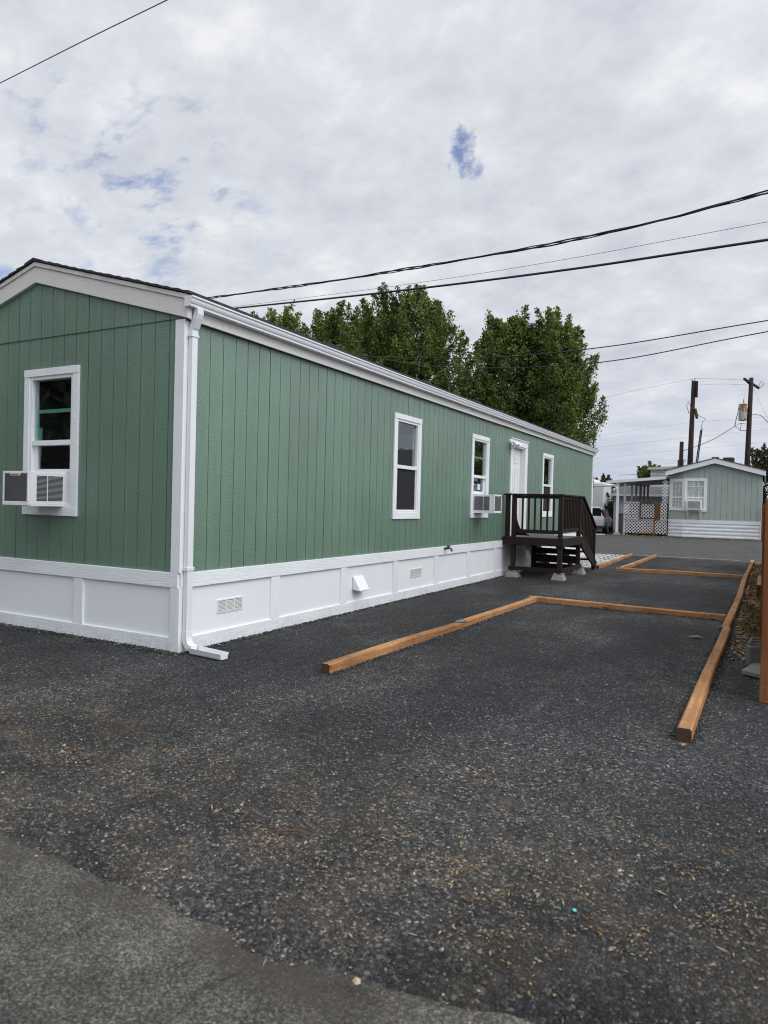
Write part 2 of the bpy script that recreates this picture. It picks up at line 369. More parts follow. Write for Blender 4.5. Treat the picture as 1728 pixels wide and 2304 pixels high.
def tag(o, label=None, cat=None, group=None, kind=None):
    if label: o['label'] = label
    if cat: o['category'] = cat
    if group: o['group'] = group
    if kind: o['kind'] = kind
    return o
def thing(name, label, cat, loc=(0, 0, 0), group=None):
    o = bpy.data.objects.new(name, None); COL.objects.link(o); o.location = loc; o.empty_display_size = .2
    return tag(o, label, cat, group)
def copy_tree(o, parent=None):
    c = o.copy(); COL.objects.link(c)
    if parent is not None: c.parent = parent
    for ch in list(o.children): copy_tree(ch, c)
    return c

# grooved siding: every groove is cut into the mesh
def grooved(mb, u0, u1, z0, ztop, grooves, holes=(), gw=.008, gd=.012, n0=0.0, extra=()):
    br = {u0, u1, *extra}
    wd = {g: gw * (1.7 if k % 6 == 0 else 1) for k, g in enumerate(grooves)}     # every sixth groove is a sheet joint
    for g in grooves:
        if u0 < g - 2 * gw and g + 2 * gw < u1: br |= {g - wd[g] / 2, g + wd[g] / 2}
    for h in holes: br |= {h[0], h[1]}
    br = sorted(br)
    def depth(u): return -gd if any(abs(u - g) < wd[g] / 2 for g in grooves) else 0.0
    def spans(um, ue):
        t = ztop(ue); sp = [(z0, t)]
        for h in holes:
            if h[0] < um < h[1]:
                sp = [q for a, b in sp for q in ((a, min(b, h[2])), (max(a, h[3]), b)) if q[1] - q[0] > 1e-4]
        return sp
    prev = None
    for a, b in zip(br[:-1], br[1:]):
        um = (a + b) / 2; d = depth(um)
        for (la, lb), (ra, rb) in zip(spans(um, a), spans(um, b)):
            mb.add([(a, n0 + d, la), (b, n0 + d, ra), (b, n0 + d, rb), (a, n0 + d, lb)], [(0, 1, 2, 3)])
        if prev is not None and abs(prev - d) > 1e-6:
            for la, lb in spans(um, a):
                mb.add([(a, n0 + prev, la), (a, n0 + d, la), (a, n0 + d, lb), (a, n0 + prev, lb)], [(0, 1, 2, 3)])
        prev = d

# ------------------------------------------------------------------ ground
def sheet(name, x0, x1, y0, y1, z, mat, nx=1, ny=1, hf=None):
    xs = np.linspace(x0, x1, nx + 1); ys = np.linspace(y0, y1, ny + 1)
    X, Y = np.meshgrid(xs, ys); Z = np.full_like(X, z) if hf is None else z + hf(X, Y)
    if hf is not None and hasattr(hf, 'warp'): X, Y = hf.warp(X, Y)
    V = np.stack([X.ravel(), Y.ravel(), Z.ravel()], 1)
    i = np.arange(ny)[:, None] * (nx + 1) + np.arange(nx)[None, :]
    idx = np.stack([i, i + 1, i + nx + 2, i + nx + 1], -1).ravel()
    o = big_mesh(name, V, 4, idx, mat); o['kind'] = 'structure'; return o

rng = np.random.default_rng(11)
_ph = rng.uniform(0, 6.28, (9, 2)); _fr = rng.uniform(.5, 3.2, (9,)); _an = rng.uniform(0, 6.28, (9,))
def bumpy(X, Y):
    h = 0
    for k in range(9):
        h = h + np.sin((X * np.cos(_an[k]) + Y * np.sin(_an[k])) * _fr[k] + _ph[k, 0]) / (1 + _fr[k])
    return h * .0045
_ex = [-6, 1.5, 2.18, 2.5, 2.72, 2.92, 3.08, 3.23, 3.35, 3.45, 3.53, 3.68, 3.83, 3.99, 4.13, 4.27, 4.4, 5.0, 6.0]
_ey = [-3.2, -3.2, -3.21, -3.23, -3.224, -3.237, -3.228, -3.238, -3.228, -3.271, -3.289, -3.243, -3.204, -3.185, -3.157, -3.131, -3.10, -3.02, -2.95]
def edge_y(X):
    return np.interp(X, _ex, _ey) + .007 * np.sin(X * 29 + 1.3 * np.sin(X * 5)) + .009 * np.sin(X * 13 + 1)
def yard_h(X, Y):
    d = Y - edge_y(X)
    ramp_ = np.clip(d / .22, 0, 1); ramp_ = ramp_ * ramp_ * (3 - 2 * ramp_)
    wall = np.minimum(np.abs(X) + (Y < 0) * 5, np.abs(Y) + (X > 0) * 5)
    return bumpy(X, Y) - .004 - (1 - ramp_) * .034
sheet('ground', -400, 400, -300, 600, -.06, M['dirt'])
sheet('road', -60, 60, -14, -2.9, -.03, M['asphalt'], 60, 8)
def yw(X, Y):
    return X, Y + (edge_y(X) - .04 + 3.3) * np.clip((-2.2 - Y) / 1.1, 0, 1)
def hfy(X, Y):
    X2, Y2 = yw(X, Y); return yard_h(X2, Y2)
hfy.warp = yw
sheet('gravel_yard', -14, 12, -3.3, 19.2, 0, M['gravel'], 300, 300, hfy)
sheet('street', -80, 7.2, 19.3, 39.0, -.02, M['street'], 20, 10)
sheet('side_strip', 4.76, 9, 2.6, 19.2, -.002, M['dirt'], 60, 160, lambda X, Y: bumpy(X, Y) + .012 * np.sin(X * 23 + np.sin(Y * 7)) * np.sin(Y * 9.3) - .02 * np.clip(3.6 - Y, 0, 1))
cb = MB()
for k in range(5):
    x = 1.28 + k * .62
    cb.box(x, x + .612, 19.21, 19.34, -.05, .03)
tag(cb.build('concrete_edging', M['concrete'], bevel=.006), kind='structure')

# ------------------------------------------------------------------ main house
HW, HL, HB, HE, HA = 4.46, 18.43, .775, 3.262, 3.9
house = thing('mobile_home', 'long green mobile home with white trim, white skirting and a gable end', 'mobile home', (-2.23, 9.2, 0))
TG = lambda u, n, z: (u, -n, z)        # gable: u = x, n = outwards
TS = lambda u, n, z: (n, u, z)         # long side: u = y, n = outwards
GW = (-2.335, -1.595, 1.385, 2.835)
SW = [(4.49, 5.26, 1.375, 2.825), (7.72, 8.49, 1.375, 2.825), (12.62, 13.42, 1.375, 2.825)]
DO = (10.1, 11.03, .86, 2.9)
gg = [-.196 - .1975 * k for k in range(23)]
sg = [.17 + .1965 * k for k in range(94)]
wb = MB(TG); grooved(wb, -HW, 0, HB - .02, lambda u: HE + .01, gg, [GW])
wb.build('wall', M['siding'], house)
gp = MB(TG); SL = .2756
grooved(gp, -HW, 0, HE + .004, lambda u: HE + .03 + (2.23 - abs(u + 2.23)) * SL, [g + .01 for g in gg], n0=.010, extra=(-2.23,))
gp.add([(-HW, .010, HE + .004), (0, .010, HE + .004), (0, 0, HE + .004), (-HW, 0, HE + .004)], [(0, 1, 2, 3)])
gp.build('gable_panel', M['siding'], house)
ws = MB(TS); grooved(ws, 0, HL, HB - .02, lambda u: HE + .05, sg, SW + [DO])
ws.build('wall', M['siding'], house)
wr = MB(); wr.add([(-HW, 0, 0), (-HW, HL, 0), (-HW, HL, HE + .05), (-HW, 0, HE + .05)], [(0, 1, 2, 3)])
wr.add([(-HW, HL, 0), (0, HL, 0), (0, HL, HE), (-2.23, HL, HA), (-HW, HL, HE)], [(0, 1, 2, 3, 4)])
wr.build('wall', M['siding'], house)
# skirting
sk = MB(TG); sk.box(-HW, 0, -.05, -.004, -.05, HB - .01); sk.build('skirting_panel', M['white_panel'], house)
sk = MB(TS); sk.box(.06, HL, -.05, -.004, -.05, HB - .01); sk.build('skirting_panel', M['white_panel'], house)
t = MB(TG); t.box(-HW, -.002, -.02, .024, .628, HB); t.box(-HW, -.1, -.02, .02, -.05, .134); t.build('skirting_board', M['white_x'], house, .004)
for u in (-1.455, -2.98, -4.38):
    t = MB(TG); t.box(u - .075, u + .075, -.02, .018, .134, .628); t.build('skirting_batten', M['white_z'], house, .004)
t = MB(TG); t.box(-.098, 0, -.02, .021, -.05, .628); t.build('skirting_batten', M['white_z'], house, .004)
t = MB(TS); t.box(-.001, HL, -.02, .024, .628, HB); t.box(.14, HL, -.02, .02, -.05, .134); t.build('skirting_board', M['white_y'], house, .004)
t = MB(TS); t.box(-.02, .14, -.02, .021, -.05, .628); t.build('skirting_batten', M['white_z'], house, .004)
for k in range(12):
    t = MB(TS); t.box(1.44 + 1.518 * k, 1.60 + 1.518 * k, -.02, .018, .134, .628); t.build('skirting_batten', M['white_z'], house, .004)
# corner boards
t = MB(); t.box(-.098, .0245, -.026, 0, HB, HE - .01); t.build('corner_trim', M['white_z'], house, .004)
t = MB(); t.box(0, .022, .0005, .125, HB, HE - .02); t.build('corner_trim', M['white_z'], house, .004)
t = MB(); t.box(-.05, .025, HL - .09, HL + .025, HB, HE); t.build('corner_trim', M['white_z'], house, .004)
# gable fascia, two boards meeting at the apex, with a drip strip above
def rake(x0, x1, zl0, zl1, h, y0, y1):
    m = MB(); m.hexa([(x0, y0, zl0), (x1, y0, zl1), (x1, y1, zl1), (x0, y1, zl0), (x0, y0, zl0 + h), (x1, y0, zl1 + h), (x1, y1, zl1 + h), (x0, y1, zl0 + h)]); return m
ZA_ = 3.885
for sgn in (1, -1):
    xe = -2.23 + sgn * 2.31; xa = -2.23 + sgn * .0015; ze = ZA_ - 2.31 * SL
    rake(xa, xe, ZA_, ze, .18, -.048, .012).build('fascia', M['fascia'], house, .003)
    rake(xa, xe, ZA_ + .18, ze + .18, .046, -.064, .012).build('fascia', M['fascia'], house, .003)
    rake(xa, xe, ZA_, ze, .18, HL - .01, HL + .045).build('fascia', M['fascia'], house, .003)
# eave fascia and soffit on the long side
t = MB(); t.box(.036, .058, .013, 9.2, 3.245, 3.43); t.box(.036, .0565, 9.203, HL + .045, 3.25, 3.43); t.build('fascia', M['fascia'], house, .003)
t = MB(); t.box(-.02, .034, .013, HL, 3.285, 3.30); t.build('soffit', M['dark_slot'], house)  # near-black colour paints in the shadow gap below the fascia
# gutter: K profile swept along the eave
prof = [(.059, 3.352), (.125, 3.352), (.133, 3.358), (.133, 3.378), (.142, 3.386), (.150, 3.405), (.152, 3.428), (.165, 3.436), (.165, 3.452), (.160, 3.452), (.158, 3.440), (.146, 3.432), (.144, 3.41), (.128, 3.386), (.128, 3.36), (.064, 3.36), (.064, 3.452), (.059, 3.452)]
m = MB(); m.prism([(x, -.068, z) for x, z in prof], (0, HL + .16, 0))
ep = prof[:9] + [(.059, 3.452)]
m.prism([(x, -.072, z) for x, z in ep], (0, .006, 0)); m.prism([(x, HL + .09, z) for x, z in ep], (0, .006, 0))
m.build('gutter', M['gutter'], house)
# roof with stepped shingle courses, ragged rake edge
def slope_roof(sgn):
    m = MB(); n = 17; L = 2.33
    for k in range(n):
        x0 = L * k / n; x1 = L * (k + 1) / n + .02
        z = lambda x: ZA_ + .232 - x * SL
        o = .004 + random.uniform(0, .008)
        y0 = -.078 - random.uniform(0, .012)
        pts = [(x0, z(x0) + .004), (x1, z(x1) + .004), (x1, z(x1) + .022 + o), (x0, z(x0) + .014)]
        m.prism([(-2.23 + sgn * a, y0, b) for a, b in pts], (0, HL + .22, 0))
    return m
slope_roof(1).build('roof', M['shingle'], house); slope_roof(-1).build('roof', M['shingle'], house)
m = MB()
for k in range(60):
    y = -.082 + .31 * k
    m.hexa([(-2.38, y, ZA_ + .21), (-2.23, y, ZA_ + .252), (-2.23, y + .33, ZA_ + .25), (-2.38, y + .33, ZA_ + .208),
            (-2.38, y, ZA_ + .222), (-2.23, y, ZA_ + .268), (-2.23, y + .33, ZA_ + .262), (-2.38, y + .33, ZA_ + .216)])
    m.hexa([(-2.23, y, ZA_ + .252), (-2.08, y, ZA_ + .21), (-2.08, y + .33, ZA_ + .208), (-2.23, y + .33, ZA_ + .25),
            (-2.23, y, ZA_ + .268), (-2.08, y, ZA_ + .222), (-2.08, y + .33, ZA_ + .216), (-2.23, y + .33, ZA_ + .262)])
m.build('ridge_cap', M['shingle'], house)
for x, y, w in ((-.6, 3.37, .3), (-.6, 6.55, .3), (-.6, 9.11, .3)):
    zr = ZA_ + .232 - (x + 2.23) * SL
    m = MB(); m.box(x - .16, x + .16, y - w / 2, y + w / 2, zr - .04, zr + .085); m.box(x - .10, x + .10, y - .1, y + .1, zr + .085, zr + .115)
    m.build('roof_vent', M['shingle'], house, .01)
# downspout with elbows, bottom boot turning along +x
m = MB()
def duct(path, w, d, mb):
    """rectangular duct, path of (centre, dir); w along y, d across"""
    rings = []
    for c, dr in path:
        c = Vector(c); dr = Vector(dr).normalized(); sd = Vector((0, 1, 0)); q = dr.cross(sd).normalized()
        rings.append([c + sd * (a * w / 2) + q * (b * d / 2) for a, b in ((-1, -1), (1, -1), (1, 1), (-1, 1))])
    b = len(mb.v); vs = [p for r in rings for p in r]; fs = []
    for i in range(len(rings) - 1):
        for k in range(4): fs.append((i * 4 + k, i * 4 + (k + 1) % 4, (i + 1) * 4 + (k + 1) % 4, (i + 1) * 4 + k))
    fs += [(0, 1, 2, 3), tuple(range((len(rings) - 1) * 4, len(rings) * 4))]
    mb.add(vs, fs)
DY = .062
duct([((.055, DY, 3.13), (0, 0, -1)), ((.055, DY, .16), (0, 0, -1))], .074, .052, m)
duct([((.118, DY, 3.353), (0, 0, -1)), ((.118, DY, 3.30), (0, 0, -1)), ((.108, DY, 3.27), (-.4, 0, -1)), ((.07, DY, 3.18), (-.4, 0, -1)), ((.055, DY, 3.15), (0, 0, -1)), ((.055, DY, 3.09), (0, 0, -1))], .08, .058, m)
duct([((.055, DY, .21), (0, 0, -1)), ((.056, DY, .14), (.1, 0, -1)), ((.066, DY, .10), (.4, 0, -1)), ((.085, DY, .066), (.8, 0, -.8)), ((.115, DY, .05), (1, 0, -.4)), ((.155, DY, .045), (1, 0, -.1))], .08, .058, m)
for k in range(4): m.box(.055 + .012 * k, .062 + .012 * k, DY - .042, DY + .042, .20 - .045 * k, .205 - .045 * k) if k < 1 else None
m.box(.022, .088, DY - .05, DY + .05, .80, .835); m.box(.022, .088, DY - .05, DY + .05, 3.085, 3.11)
m.build('downspout', M['gutter'], house, .006)
# windows ---------------------------------------------------------------
def window(T, h, kind, grain):
    u0, u1, z0, z1 = h
    c = MB(T); o = .09
    c.box(u0 - o, u1 + o, 0, .03, z1, z1 + .082); c.box(u0 - o, u1 + o, 0, .027, z0 - .10, z0)
    c.box(u0 - o, u0, 0, .024, z0, z1); c.box(u1, u1 + o, 0, .024, z0, z1)
    w = c.build('window', M[grain], house, .003)
    zm = 2.09
    f = MB(T); fw = .038
    f.box(u0, u0 + fw, -.08, .014, z0, z1); f.box(u1 - fw, u1, -.08, .014, z0, z1)
    f.box(u0 + fw, u1 - fw, -.08, .014, z1 - fw, z1); f.box(u0 + fw, u1 - fw, -.08, .018, z0, z0 + .03)
    f.build('window_frame', M['vinyl'], w, .003)
    a, b = u0 + fw, u1 - fw
    sfr = MB(T)
    sfr.box(a, b, -.045, .008, zm - .028, zm + .028)
    sfr.build('meeting_rail', M['vinyl'], w, .003)
    g = MB(T); g.box(a, b, -.03, -.024, zm + .028, z1 - fw); g.build('pane', M['glass'], w)
    if kind == 'ac':
        lo = MB(T)
        lo.box(a, b, -.065, -.03, 1.745, 1.80); lo.box(a, a + .045, -.065, -.03, 1.80, zm - .028); lo.box(b - .045, b, -.065, -.03, 1.80, zm - .028)
        lo.build('sash', M['vinyl'], w, .003)
        g = MB(T); g.box(a + .045, b - .045, -.052, -.047, 1.80, zm - .028); g.build('pane', M['glass'], w)
    else:
        sc = MB(T); sc.box(a, b, -.022, -.018, z0 + .03, zm - .028); sc.build('insect_screen', M['screen'], w)
        lo = MB(T); lo.box(a, a + .012, -.018, -.008, z0 + .03, zm - .028); lo.box(b - .012, b, -.018, -.008, z0 + .03, zm - .028); lo.box(a + .012, b - .012, -.018, -.008, z0 + .03, z0 + .045)
        lo.build('screen_frame', M['vent_metal'], w)
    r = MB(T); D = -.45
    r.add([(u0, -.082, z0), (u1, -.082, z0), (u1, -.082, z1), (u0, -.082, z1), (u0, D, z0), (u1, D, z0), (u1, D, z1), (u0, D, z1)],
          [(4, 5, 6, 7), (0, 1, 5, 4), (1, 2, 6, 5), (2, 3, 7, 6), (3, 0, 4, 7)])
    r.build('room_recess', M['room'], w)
    return w
wg = window(TG, GW, 'ac', 'white_x')
m = MB(TG); m.box(-2.297, -1.633, -.062, -.042, 2.43, 2.47); m.box(-2.297, -2.255, -.062, -.043, 2.118, 2.43); m.box(-2.255, -2.205, -.062, -.041, 2.13, 2.27); m.build('teal_bar', M['teal'], wg)  # teal bar and side strips set close behind the glass
w1 = window(TS, SW[0], 'plain', 'white_y'); w2 = window(TS, SW[1], 'ac', 'white_y'); w3 = window(TS, SW[2], 'plain', 'white_y')
m = MB(TS); m.box(7.77, 8.44, -.062, -.042, 2.45, 2.49); m.build('teal_bar', M['teal'], w2)
m = MB(TS); m.box(8.12, 8.27, -.046, -.044, 1.83, 1.95); m.build('sticker', M['sticker'], w2)
# door -----------------------------------------------------------------
d0, d1, dz0, dz1 = DO
c = MB(TS); c.box(9.965, d0, 0, .026, .85, dz1); c.box(d1, 11.195, 0, .026, .85, dz1); c.box(9.965, 11.195, 0, .03, dz1, 3.035); c.box(9.95, 11.21, 0, .05, 3.035, 3.055)
df = c.build('door_frame', M['white_z'], house, .003)
c = MB(TS); c.box(d0, d0 + .02, -.12, .01, dz0, dz1); c.box(d1 - .02, d1, -.12, .01, dz0, dz1); c.box(d0 + .02, d1 - .02, -.12, .01, dz1 - .03, dz1); c.box(d0, d1, -.12, .03, .84, dz0)
c.build('jamb', M['door'], df)
dm = MB(TS); dm.box(d0 + .02, d1 - .02, -.145, -.10, dz0, dz1 - .03)
ps = [(.10, .38), (.47, .75)]
zz = [(1.02, 1.62), (1.74, 2.40), (2.52, 2.76)]
for a, b in ps:
    for z0, z1 in zz:
        A, B = d0 + .02 + a, d0 + .02 + b
        for q in ((A, B, z0, z0 + .025), (A, B, z1 - .025, z1), (A, A + .025, z0 + .025, z1 - .025), (B - .025, B, z0 + .025, z1 - .025)):
            dm.box(q[0], q[1], -.10, -.090, q[2], q[3])
        dm.box(A + .06, B - .06, -.10, -.093, z0 + .06, z1 - .06)
door = dm.build('door', M['door'], house, .003)
m = MB(TS); m.box(d0 + .05, d0 + .09, -.10, -.085, 1.78, 1.98); m.tube([(d0 + .07, -.085, 1.86), (d0 + .07, -.04, 1.86), (d0 + .17, -.035, 1.86)], .011, 8)
m.tube([(d0 + .07, -.10, 2.06), (d0 + .07, -.07, 2.06)], .028, 12); m.build('handle', M['black_metal'], door)
m = MB(TS); m.tube([(10.0, .026, 1.80), (10.0, .036, 1.80)], .02, 12); m.box(9.985, 10.015, .026, .03, 1.76, 1.84); m.build('doorbell', M['black_metal'], house)
# flood light with two heads
m = MB(TS); m.tube([(9.93, 0, 2.96), (9.93, .035, 2.96)], .06, 16); m.tube([(9.93, .035, 2.96), (9.93, .08, 2.94)], .018, 8)
lampbase = m.build('wall_lamp', M['vinyl'], house, smooth=False)
for dy in (-.06, .08):
    m = MB(TS); m.tube([(9.93, .05, 2.95), (9.93 + dy * .6, .09, 2.94), (9.93 + dy, .11, 2.93)], .014, 8)
    m.tube([(9.93 + dy, .10, 2.95), (9.93 + dy * 1.1, .15, 2.90), (9.93 + dy * 1.3, .20, 2.85)], [.028, .045, .058], 12)
    m.build('lamp_head', M['vinyl'], lampbase, smooth=False)
m = MB(TS); m.box(9.90, 9.96, .035, .10, 2.80, 2.89); m.build('motion_sensor', M['vinyl'], lampbase, .01)
# skirting vents
def vent(y0, y1, z0, z1):
    m = MB(TS); m.box(y0, y1, -.004, .006, z0, z0 + .012); m.box(y0, y1, -.004, .006, z1 - .012, z1)
    for k in range(4):
        y = y0 + (y1 - y0 - .014) * k / 3
        m.box(y, y + .014, -.004, .007, z0 + .012, z1 - .012)
    n = 8; h = (z1 - z0 - .03) / n
    for k in range(n): m.box(y0 + .014, y1 - .014, -.004, .004, z0 + .015 + h * k, z0 + .015 + h * (k + .55))
    for u in (y0 + .01, (y0 + y1) / 2, y1 - .01):
        for z in (z0 + .006, z1 - .006): m.tube([(u, .006, z), (u, .009, z)], .005, 6)
    v = m.build('skirting_vent', M['vent_metal'], house)
    b = MB(TS); b.box(y0 + .01, y1 - .01, -.02, -.003, z0 + .01, z1 - .01); b.build('vent_backing', M['far_grey'], v)
vent(.547, .95, .313, .452); vent(5.09, 5.51, .322, .456); vent(13.2, 13.6, .322, .456)
m = MB(TS); m.prism([(3.29, 0, .48), (3.29, .02, .48), (3.29, .13, .29), (3.29, .12, .28), (3.29, 0, .30)], (.26, 0, 0)); m.build('dryer_vent_hood', M['vinyl'], house, .006)
m = MB(TS); m.tube([(6.40, .02, .74), (6.40, .07, .74)], .022, 8); m.tube([(6.40, .06, .745), (6.40, .12, .75), (6.42, .15, .73), (6.42, .155, .69)], .018, 8)
m.tube([(6.34, .10, .785), (6.48, .10, .785)], .012, 8); m.tube([(6.40, .10, .75), (6.40, .10, .79)], .01, 8); m.build('faucet', M['black_metal'], house)
# dark hole left in the gable siding
m = MB(TG); m.tube([(-.62, -.001, 1.55), (-.62, .002, 1.55)], .008, 10); m.build('screw_hole', M['dark_slot'], house)

# ---- window air conditioners (own things). Local frame: front faces -y, width along x
def make_ac(label, loc, rotz, w=.42, d=.46, h=.345):
    root = thing('window_air_conditioner', label, 'air conditioner', (0, 0, 0), 'window air conditioners')
    m = MB(); x0, x1 = -w / 2, w / 2
    m.box(x0, x1, -d + .012, .06, 0, h)                                     # case
    m.box(x0 - .006, x1 + .006, -d, -d + .02, -.012, .03); m.box(x0 - .006, x1 + .006, -d, -d + .02, h - .022, h + .004)
    m.box(x0 - .006, x0 + .022, -d, -d + .02, .03, h - .022); m.box(x1 - .02, x1 + .006, -d, -d + .02, .03, h - .022)
    m.box(x0 - .004, x1 + .004, -d + .03, .02, -.018, -.001)
    m.build('case', M['vinyl'], root, .004, raw=True)
    m = MB(); m.box(x0 + .022, x1 - .02, -d + .004, -d + .013, .03, h - .022)
    for k in range(20):
        z = .036 + (h - .066) * k / 20; m.box(x0 + .022, x1 - .02, -d + .002, -d + .008, z, z + .005)
    m.build('condenser_grille', M['bin'], root, raw=True)
    m = MB(); m.prism([(-.085, -d - .004, h - .02), (.085, -d - .004, h - .02), (.07, -d - .004, h - .045), (-.07, -d - .004, h - .045)], (0, .02, 0))
    bd = m.build('badge', M['vinyl'], root, raw=True)
    cu = bpy.data.curves.new('badge_lettering', 'FONT'); cu.body = 'FRIGIDAIRE'; cu.size = .024; cu.align_x = 'CENTER'; cu.extrude = .0008; cu.materials.append(M['black_metal'])
    tmp = bpy.data.objects.new('lettering_tmp', cu); COL.objects.link(tmp); dg = bpy.context.evaluated_depsgraph_get(); lme = bpy.data.meshes.new_from_object(tmp.evaluated_get(dg)); bpy.data.objects.remove(tmp)
    to = bpy.data.objects.new('badge_lettering', lme); COL.objects.link(to); to.parent = bd; to.location = (0, -d - .0055, h - .0405); to.rotation_euler = (R(90), 0, 0)
    for sx in (1, -1):
        m = MB(); X = sx * w / 2; a, b = (X, X + .003) if sx > 0 else (X - .003, X)
        for k in range(21):
            z = .04 + (h - .075) * k / 21
            m.box(a, b, -d + .10, -.24, z, z + .0088); m.box(a, b, -.228, -.05, z, z + .0088)
        m.build('louvre_slots', M['dark_slot'], root, raw=True)
    for s0, s1 in ((-.365, x0), (x1, .365)):
        m = MB(); n = 9
        for k in range(n):
            a = s0 + (s1 - s0) * k / n; b = s0 + (s1 - s0) * (k + .75) / n
            m.box(a, b, -.012 - .008 * (k % 2), .0, .0, h + .02)
        m.box(s0, s1, 0, .012, -.02, h + .02)
        m.build('side_curtain', M['vinyl'], root, raw=True)
    root.location = loc; root.rotation_euler = (0, 0, rotz); root['label'] = label
    return root
make_ac('white window air conditioner with dark grille in the gable end window', (-1.93, .02, 1.405), 0)
make_ac('white window air conditioner poking out of the long wall beside the deck', (-.02, 7.99, 1.39), R(90))

# splash trough
m = MB()
m.hexa([(.15, .005, .002), (.58, -.03, .0), (.58, .055, .0), (.15, .115, .002), (.15, .0, .012), (.58, -.035, .010), (.58, .06, .010), (.15, .12, .012)])
m.hexa([(.15, .0, .012), (.58, -.035, .010), (.58, -.027, .010), (.15, .008, .012), (.13, -.012, .062), (.585, -.047, .058), (.585, -.040, .058), (.13, -.005, .062)])
m.hexa([(.15, .112, .012), (.58, .052, .010), (.58, .06, .010), (.15, .12, .012), (.13, .125, .062), (.585, .065, .058), (.585, .072, .058), (.13, .132, .062)])
m.prism([(.577, -.034, .0), (.577, .06, .0), (.577, .070, .056), (.577, -.045, .056)], (.004, 0, 0))
tag(m.build('splash_trough', M['gutter'], None, .003), 'short white splash trough lying on gravel under the downspout', 'downspout trough')

# ------------------------------------------------------------------ deck
deck = thing('wooden_deck', 'small dark stained wooden entry deck with railings and side stairs', 'deck', (.65, 10.5, 0))
m = MB()
for k in range(13): m.box(.045, 1.30, 9.56 + .143 * k, 9.56 + .143 * k + .137, .84, .866)
m.build('deck_floor', M['deck_floor'], deck, .003)
m = MB(); m.box(.03, 1.325, 9.515, 9.555, .70, .868); m.build('rim_board', M['deck_x'], deck, .004)
m = MB(); m.box(1.30, 1.335, 9.556, 11.44, .69, .868); m.build('rim_board', M['deck_y'], deck, .004)
m = MB(); m.box(.03, 1.299, 11.40, 11.44, .70, .838); m.build('rim_board', M['deck_x'], deck, .004)
m = MB()
for y in (10.0, 10.45, 10.9): m.box(.04, 1.29, y, y + .04, .70, .838)
m.build('joist', M['deck_x'], deck)
for x, y, zt, zb in ((.105, 9.60, 1.765, .869), (.25, 9.60, 1.765, .135), (1.258, 9.60, 1.765, .135), (1.258, 11.24, 1.765, .135), (.20, 11.3, .70, .135)):
    m = MB(); m.box(x - .045, x + .045, y - .045 + (.0), y + .045, zb, .699) if zb < .5 else None
    if zt > 1: m.box(x - .045, x + .045, y - .044, y + .045, .869, zt)
    m.build('post', M['deck'], deck, .004)
# rails on front
m = MB(); m.box(.30, 1.213, 9.575, 9.612, 1.70, 1.764); m.build('rail', M['deck_x'], deck, .003)
m = MB(); m.box(.30, 1.213, 9.575, 9.612, .955, 1.035); m.build('rail', M['deck_x'], deck, .003)
m = MB(); m.box(.03, 1.335, 9.53, 9.67, 1.766, 1.80); m.build('cap_rail', M['deck_x'], deck, .004)
for k in range(6):
    x = .437 + .1345 * k; m = MB(); m.box(x - .017, x + .017, 9.576, 9.611, 1.0355, 1.6995); m.build('baluster', M['deck'], deck)
# rails on the side
m = MB(); m.box(1.24, 1.277, 9.646, 11.194, 1.70, 1.764); m.build('rail', M['deck_y'], deck, .003)
m = MB(); m.box(1.24, 1.277, 9.646, 11.194, .985, 1.065); m.build('rail', M['deck_y'], deck, .003)
m = MB(); m.box(1.20, 1.336, 9.6715, 11.45, 1.766, 1.80); m.build('cap_rail', M['deck_y'], deck, .004)
for k in range(11):
    y = 9.755 + .1345 * k; m = MB(); m.box(1.241, 1.276, y - .017, y + .017, 1.0655, 1.6995); m.build('baluster', M['deck'], deck)
# dark panel with a curved edge in the inner front corner
pts = [(.297, 9.625, .90)] + [(.297 + .26 * (1 - math.cos(a)) + .0, 9.625, 1.36 - .42 * math.sin(a)) for a in [R(q) for q in (0, 8, 18, 30, 45, 62, 80)]] + [(.60, 9.625, .90)]
m = MB(); m.prism(pts, (0, .02, 0)); m.build('curved_panel', M['deck'], deck)
# low perimeter boards
m = MB(); m.box(.16, 1.325, 9.535, 9.554, .15, .235); m.build('base_rail', M['deck_x'], deck, .003)
m = MB(); m.box(1.306, 1.325, 9.556, 11.33, .15, .235); m.build('base_rail', M['deck_y'], deck, .003)
for z0, z1 in ((.05, .20), (.225, .40), (.43, .56), (.60, .69)):
    m = MB(); m.box(.13, 1.212, 11.345, 11.375, z0, z1); m.build('skirt_board', M['deck_x'], deck, .003)
# stairs
ST = [(.10, 1), (1.285, -1), (.69, 1)]
for x, sg_ in ST:
    m = MB(); m.hexa([(x - .02, 11.44, .60), (x + .02, 11.44, .60), (x + .02, 12.95, .0), (x - .02, 12.95, .0), (x - .02, 11.44, .866), (x + .02, 11.44, .866), (x + .02, 13.12, .165), (x - .02, 13.12, .165)])
    m.build('stringer', M['deck_y'], deck, .003)
for k, z in enumerate((.66, .45, .24)):
    y = 11.60 + .42 * k; m = MB(); m.box(.05, 1.262, y, y + .14, z, z + .035); m.box(.05, 1.262, y + .15, y + .30, z, z + .035); m.build('tread', M['deck_x'], deck, .003)
m = MB(); m.box(1.225, 1.305, 12.82, 12.90, .0, 1.03); m.build('post', M['deck'], deck, .004)
m = MB(); m.beam((1.265, 11.45, 1.77), (1.265, 12.98, .985), .13, .035); m.build('stair_rail', M['deck_y'], deck, .003)
m = MB(); m.beam((1.265, 11.29, 1.74), (1.265, 12.82, .95), .036, .07); m.build('stair_rail', M['deck_y'], deck, .003)
m = MB(); m.beam((1.265, 11.29, 1.04), (1.265, 12.82, .27), .036, .07); m.build('stair_rail', M['deck_y'], deck, .003)
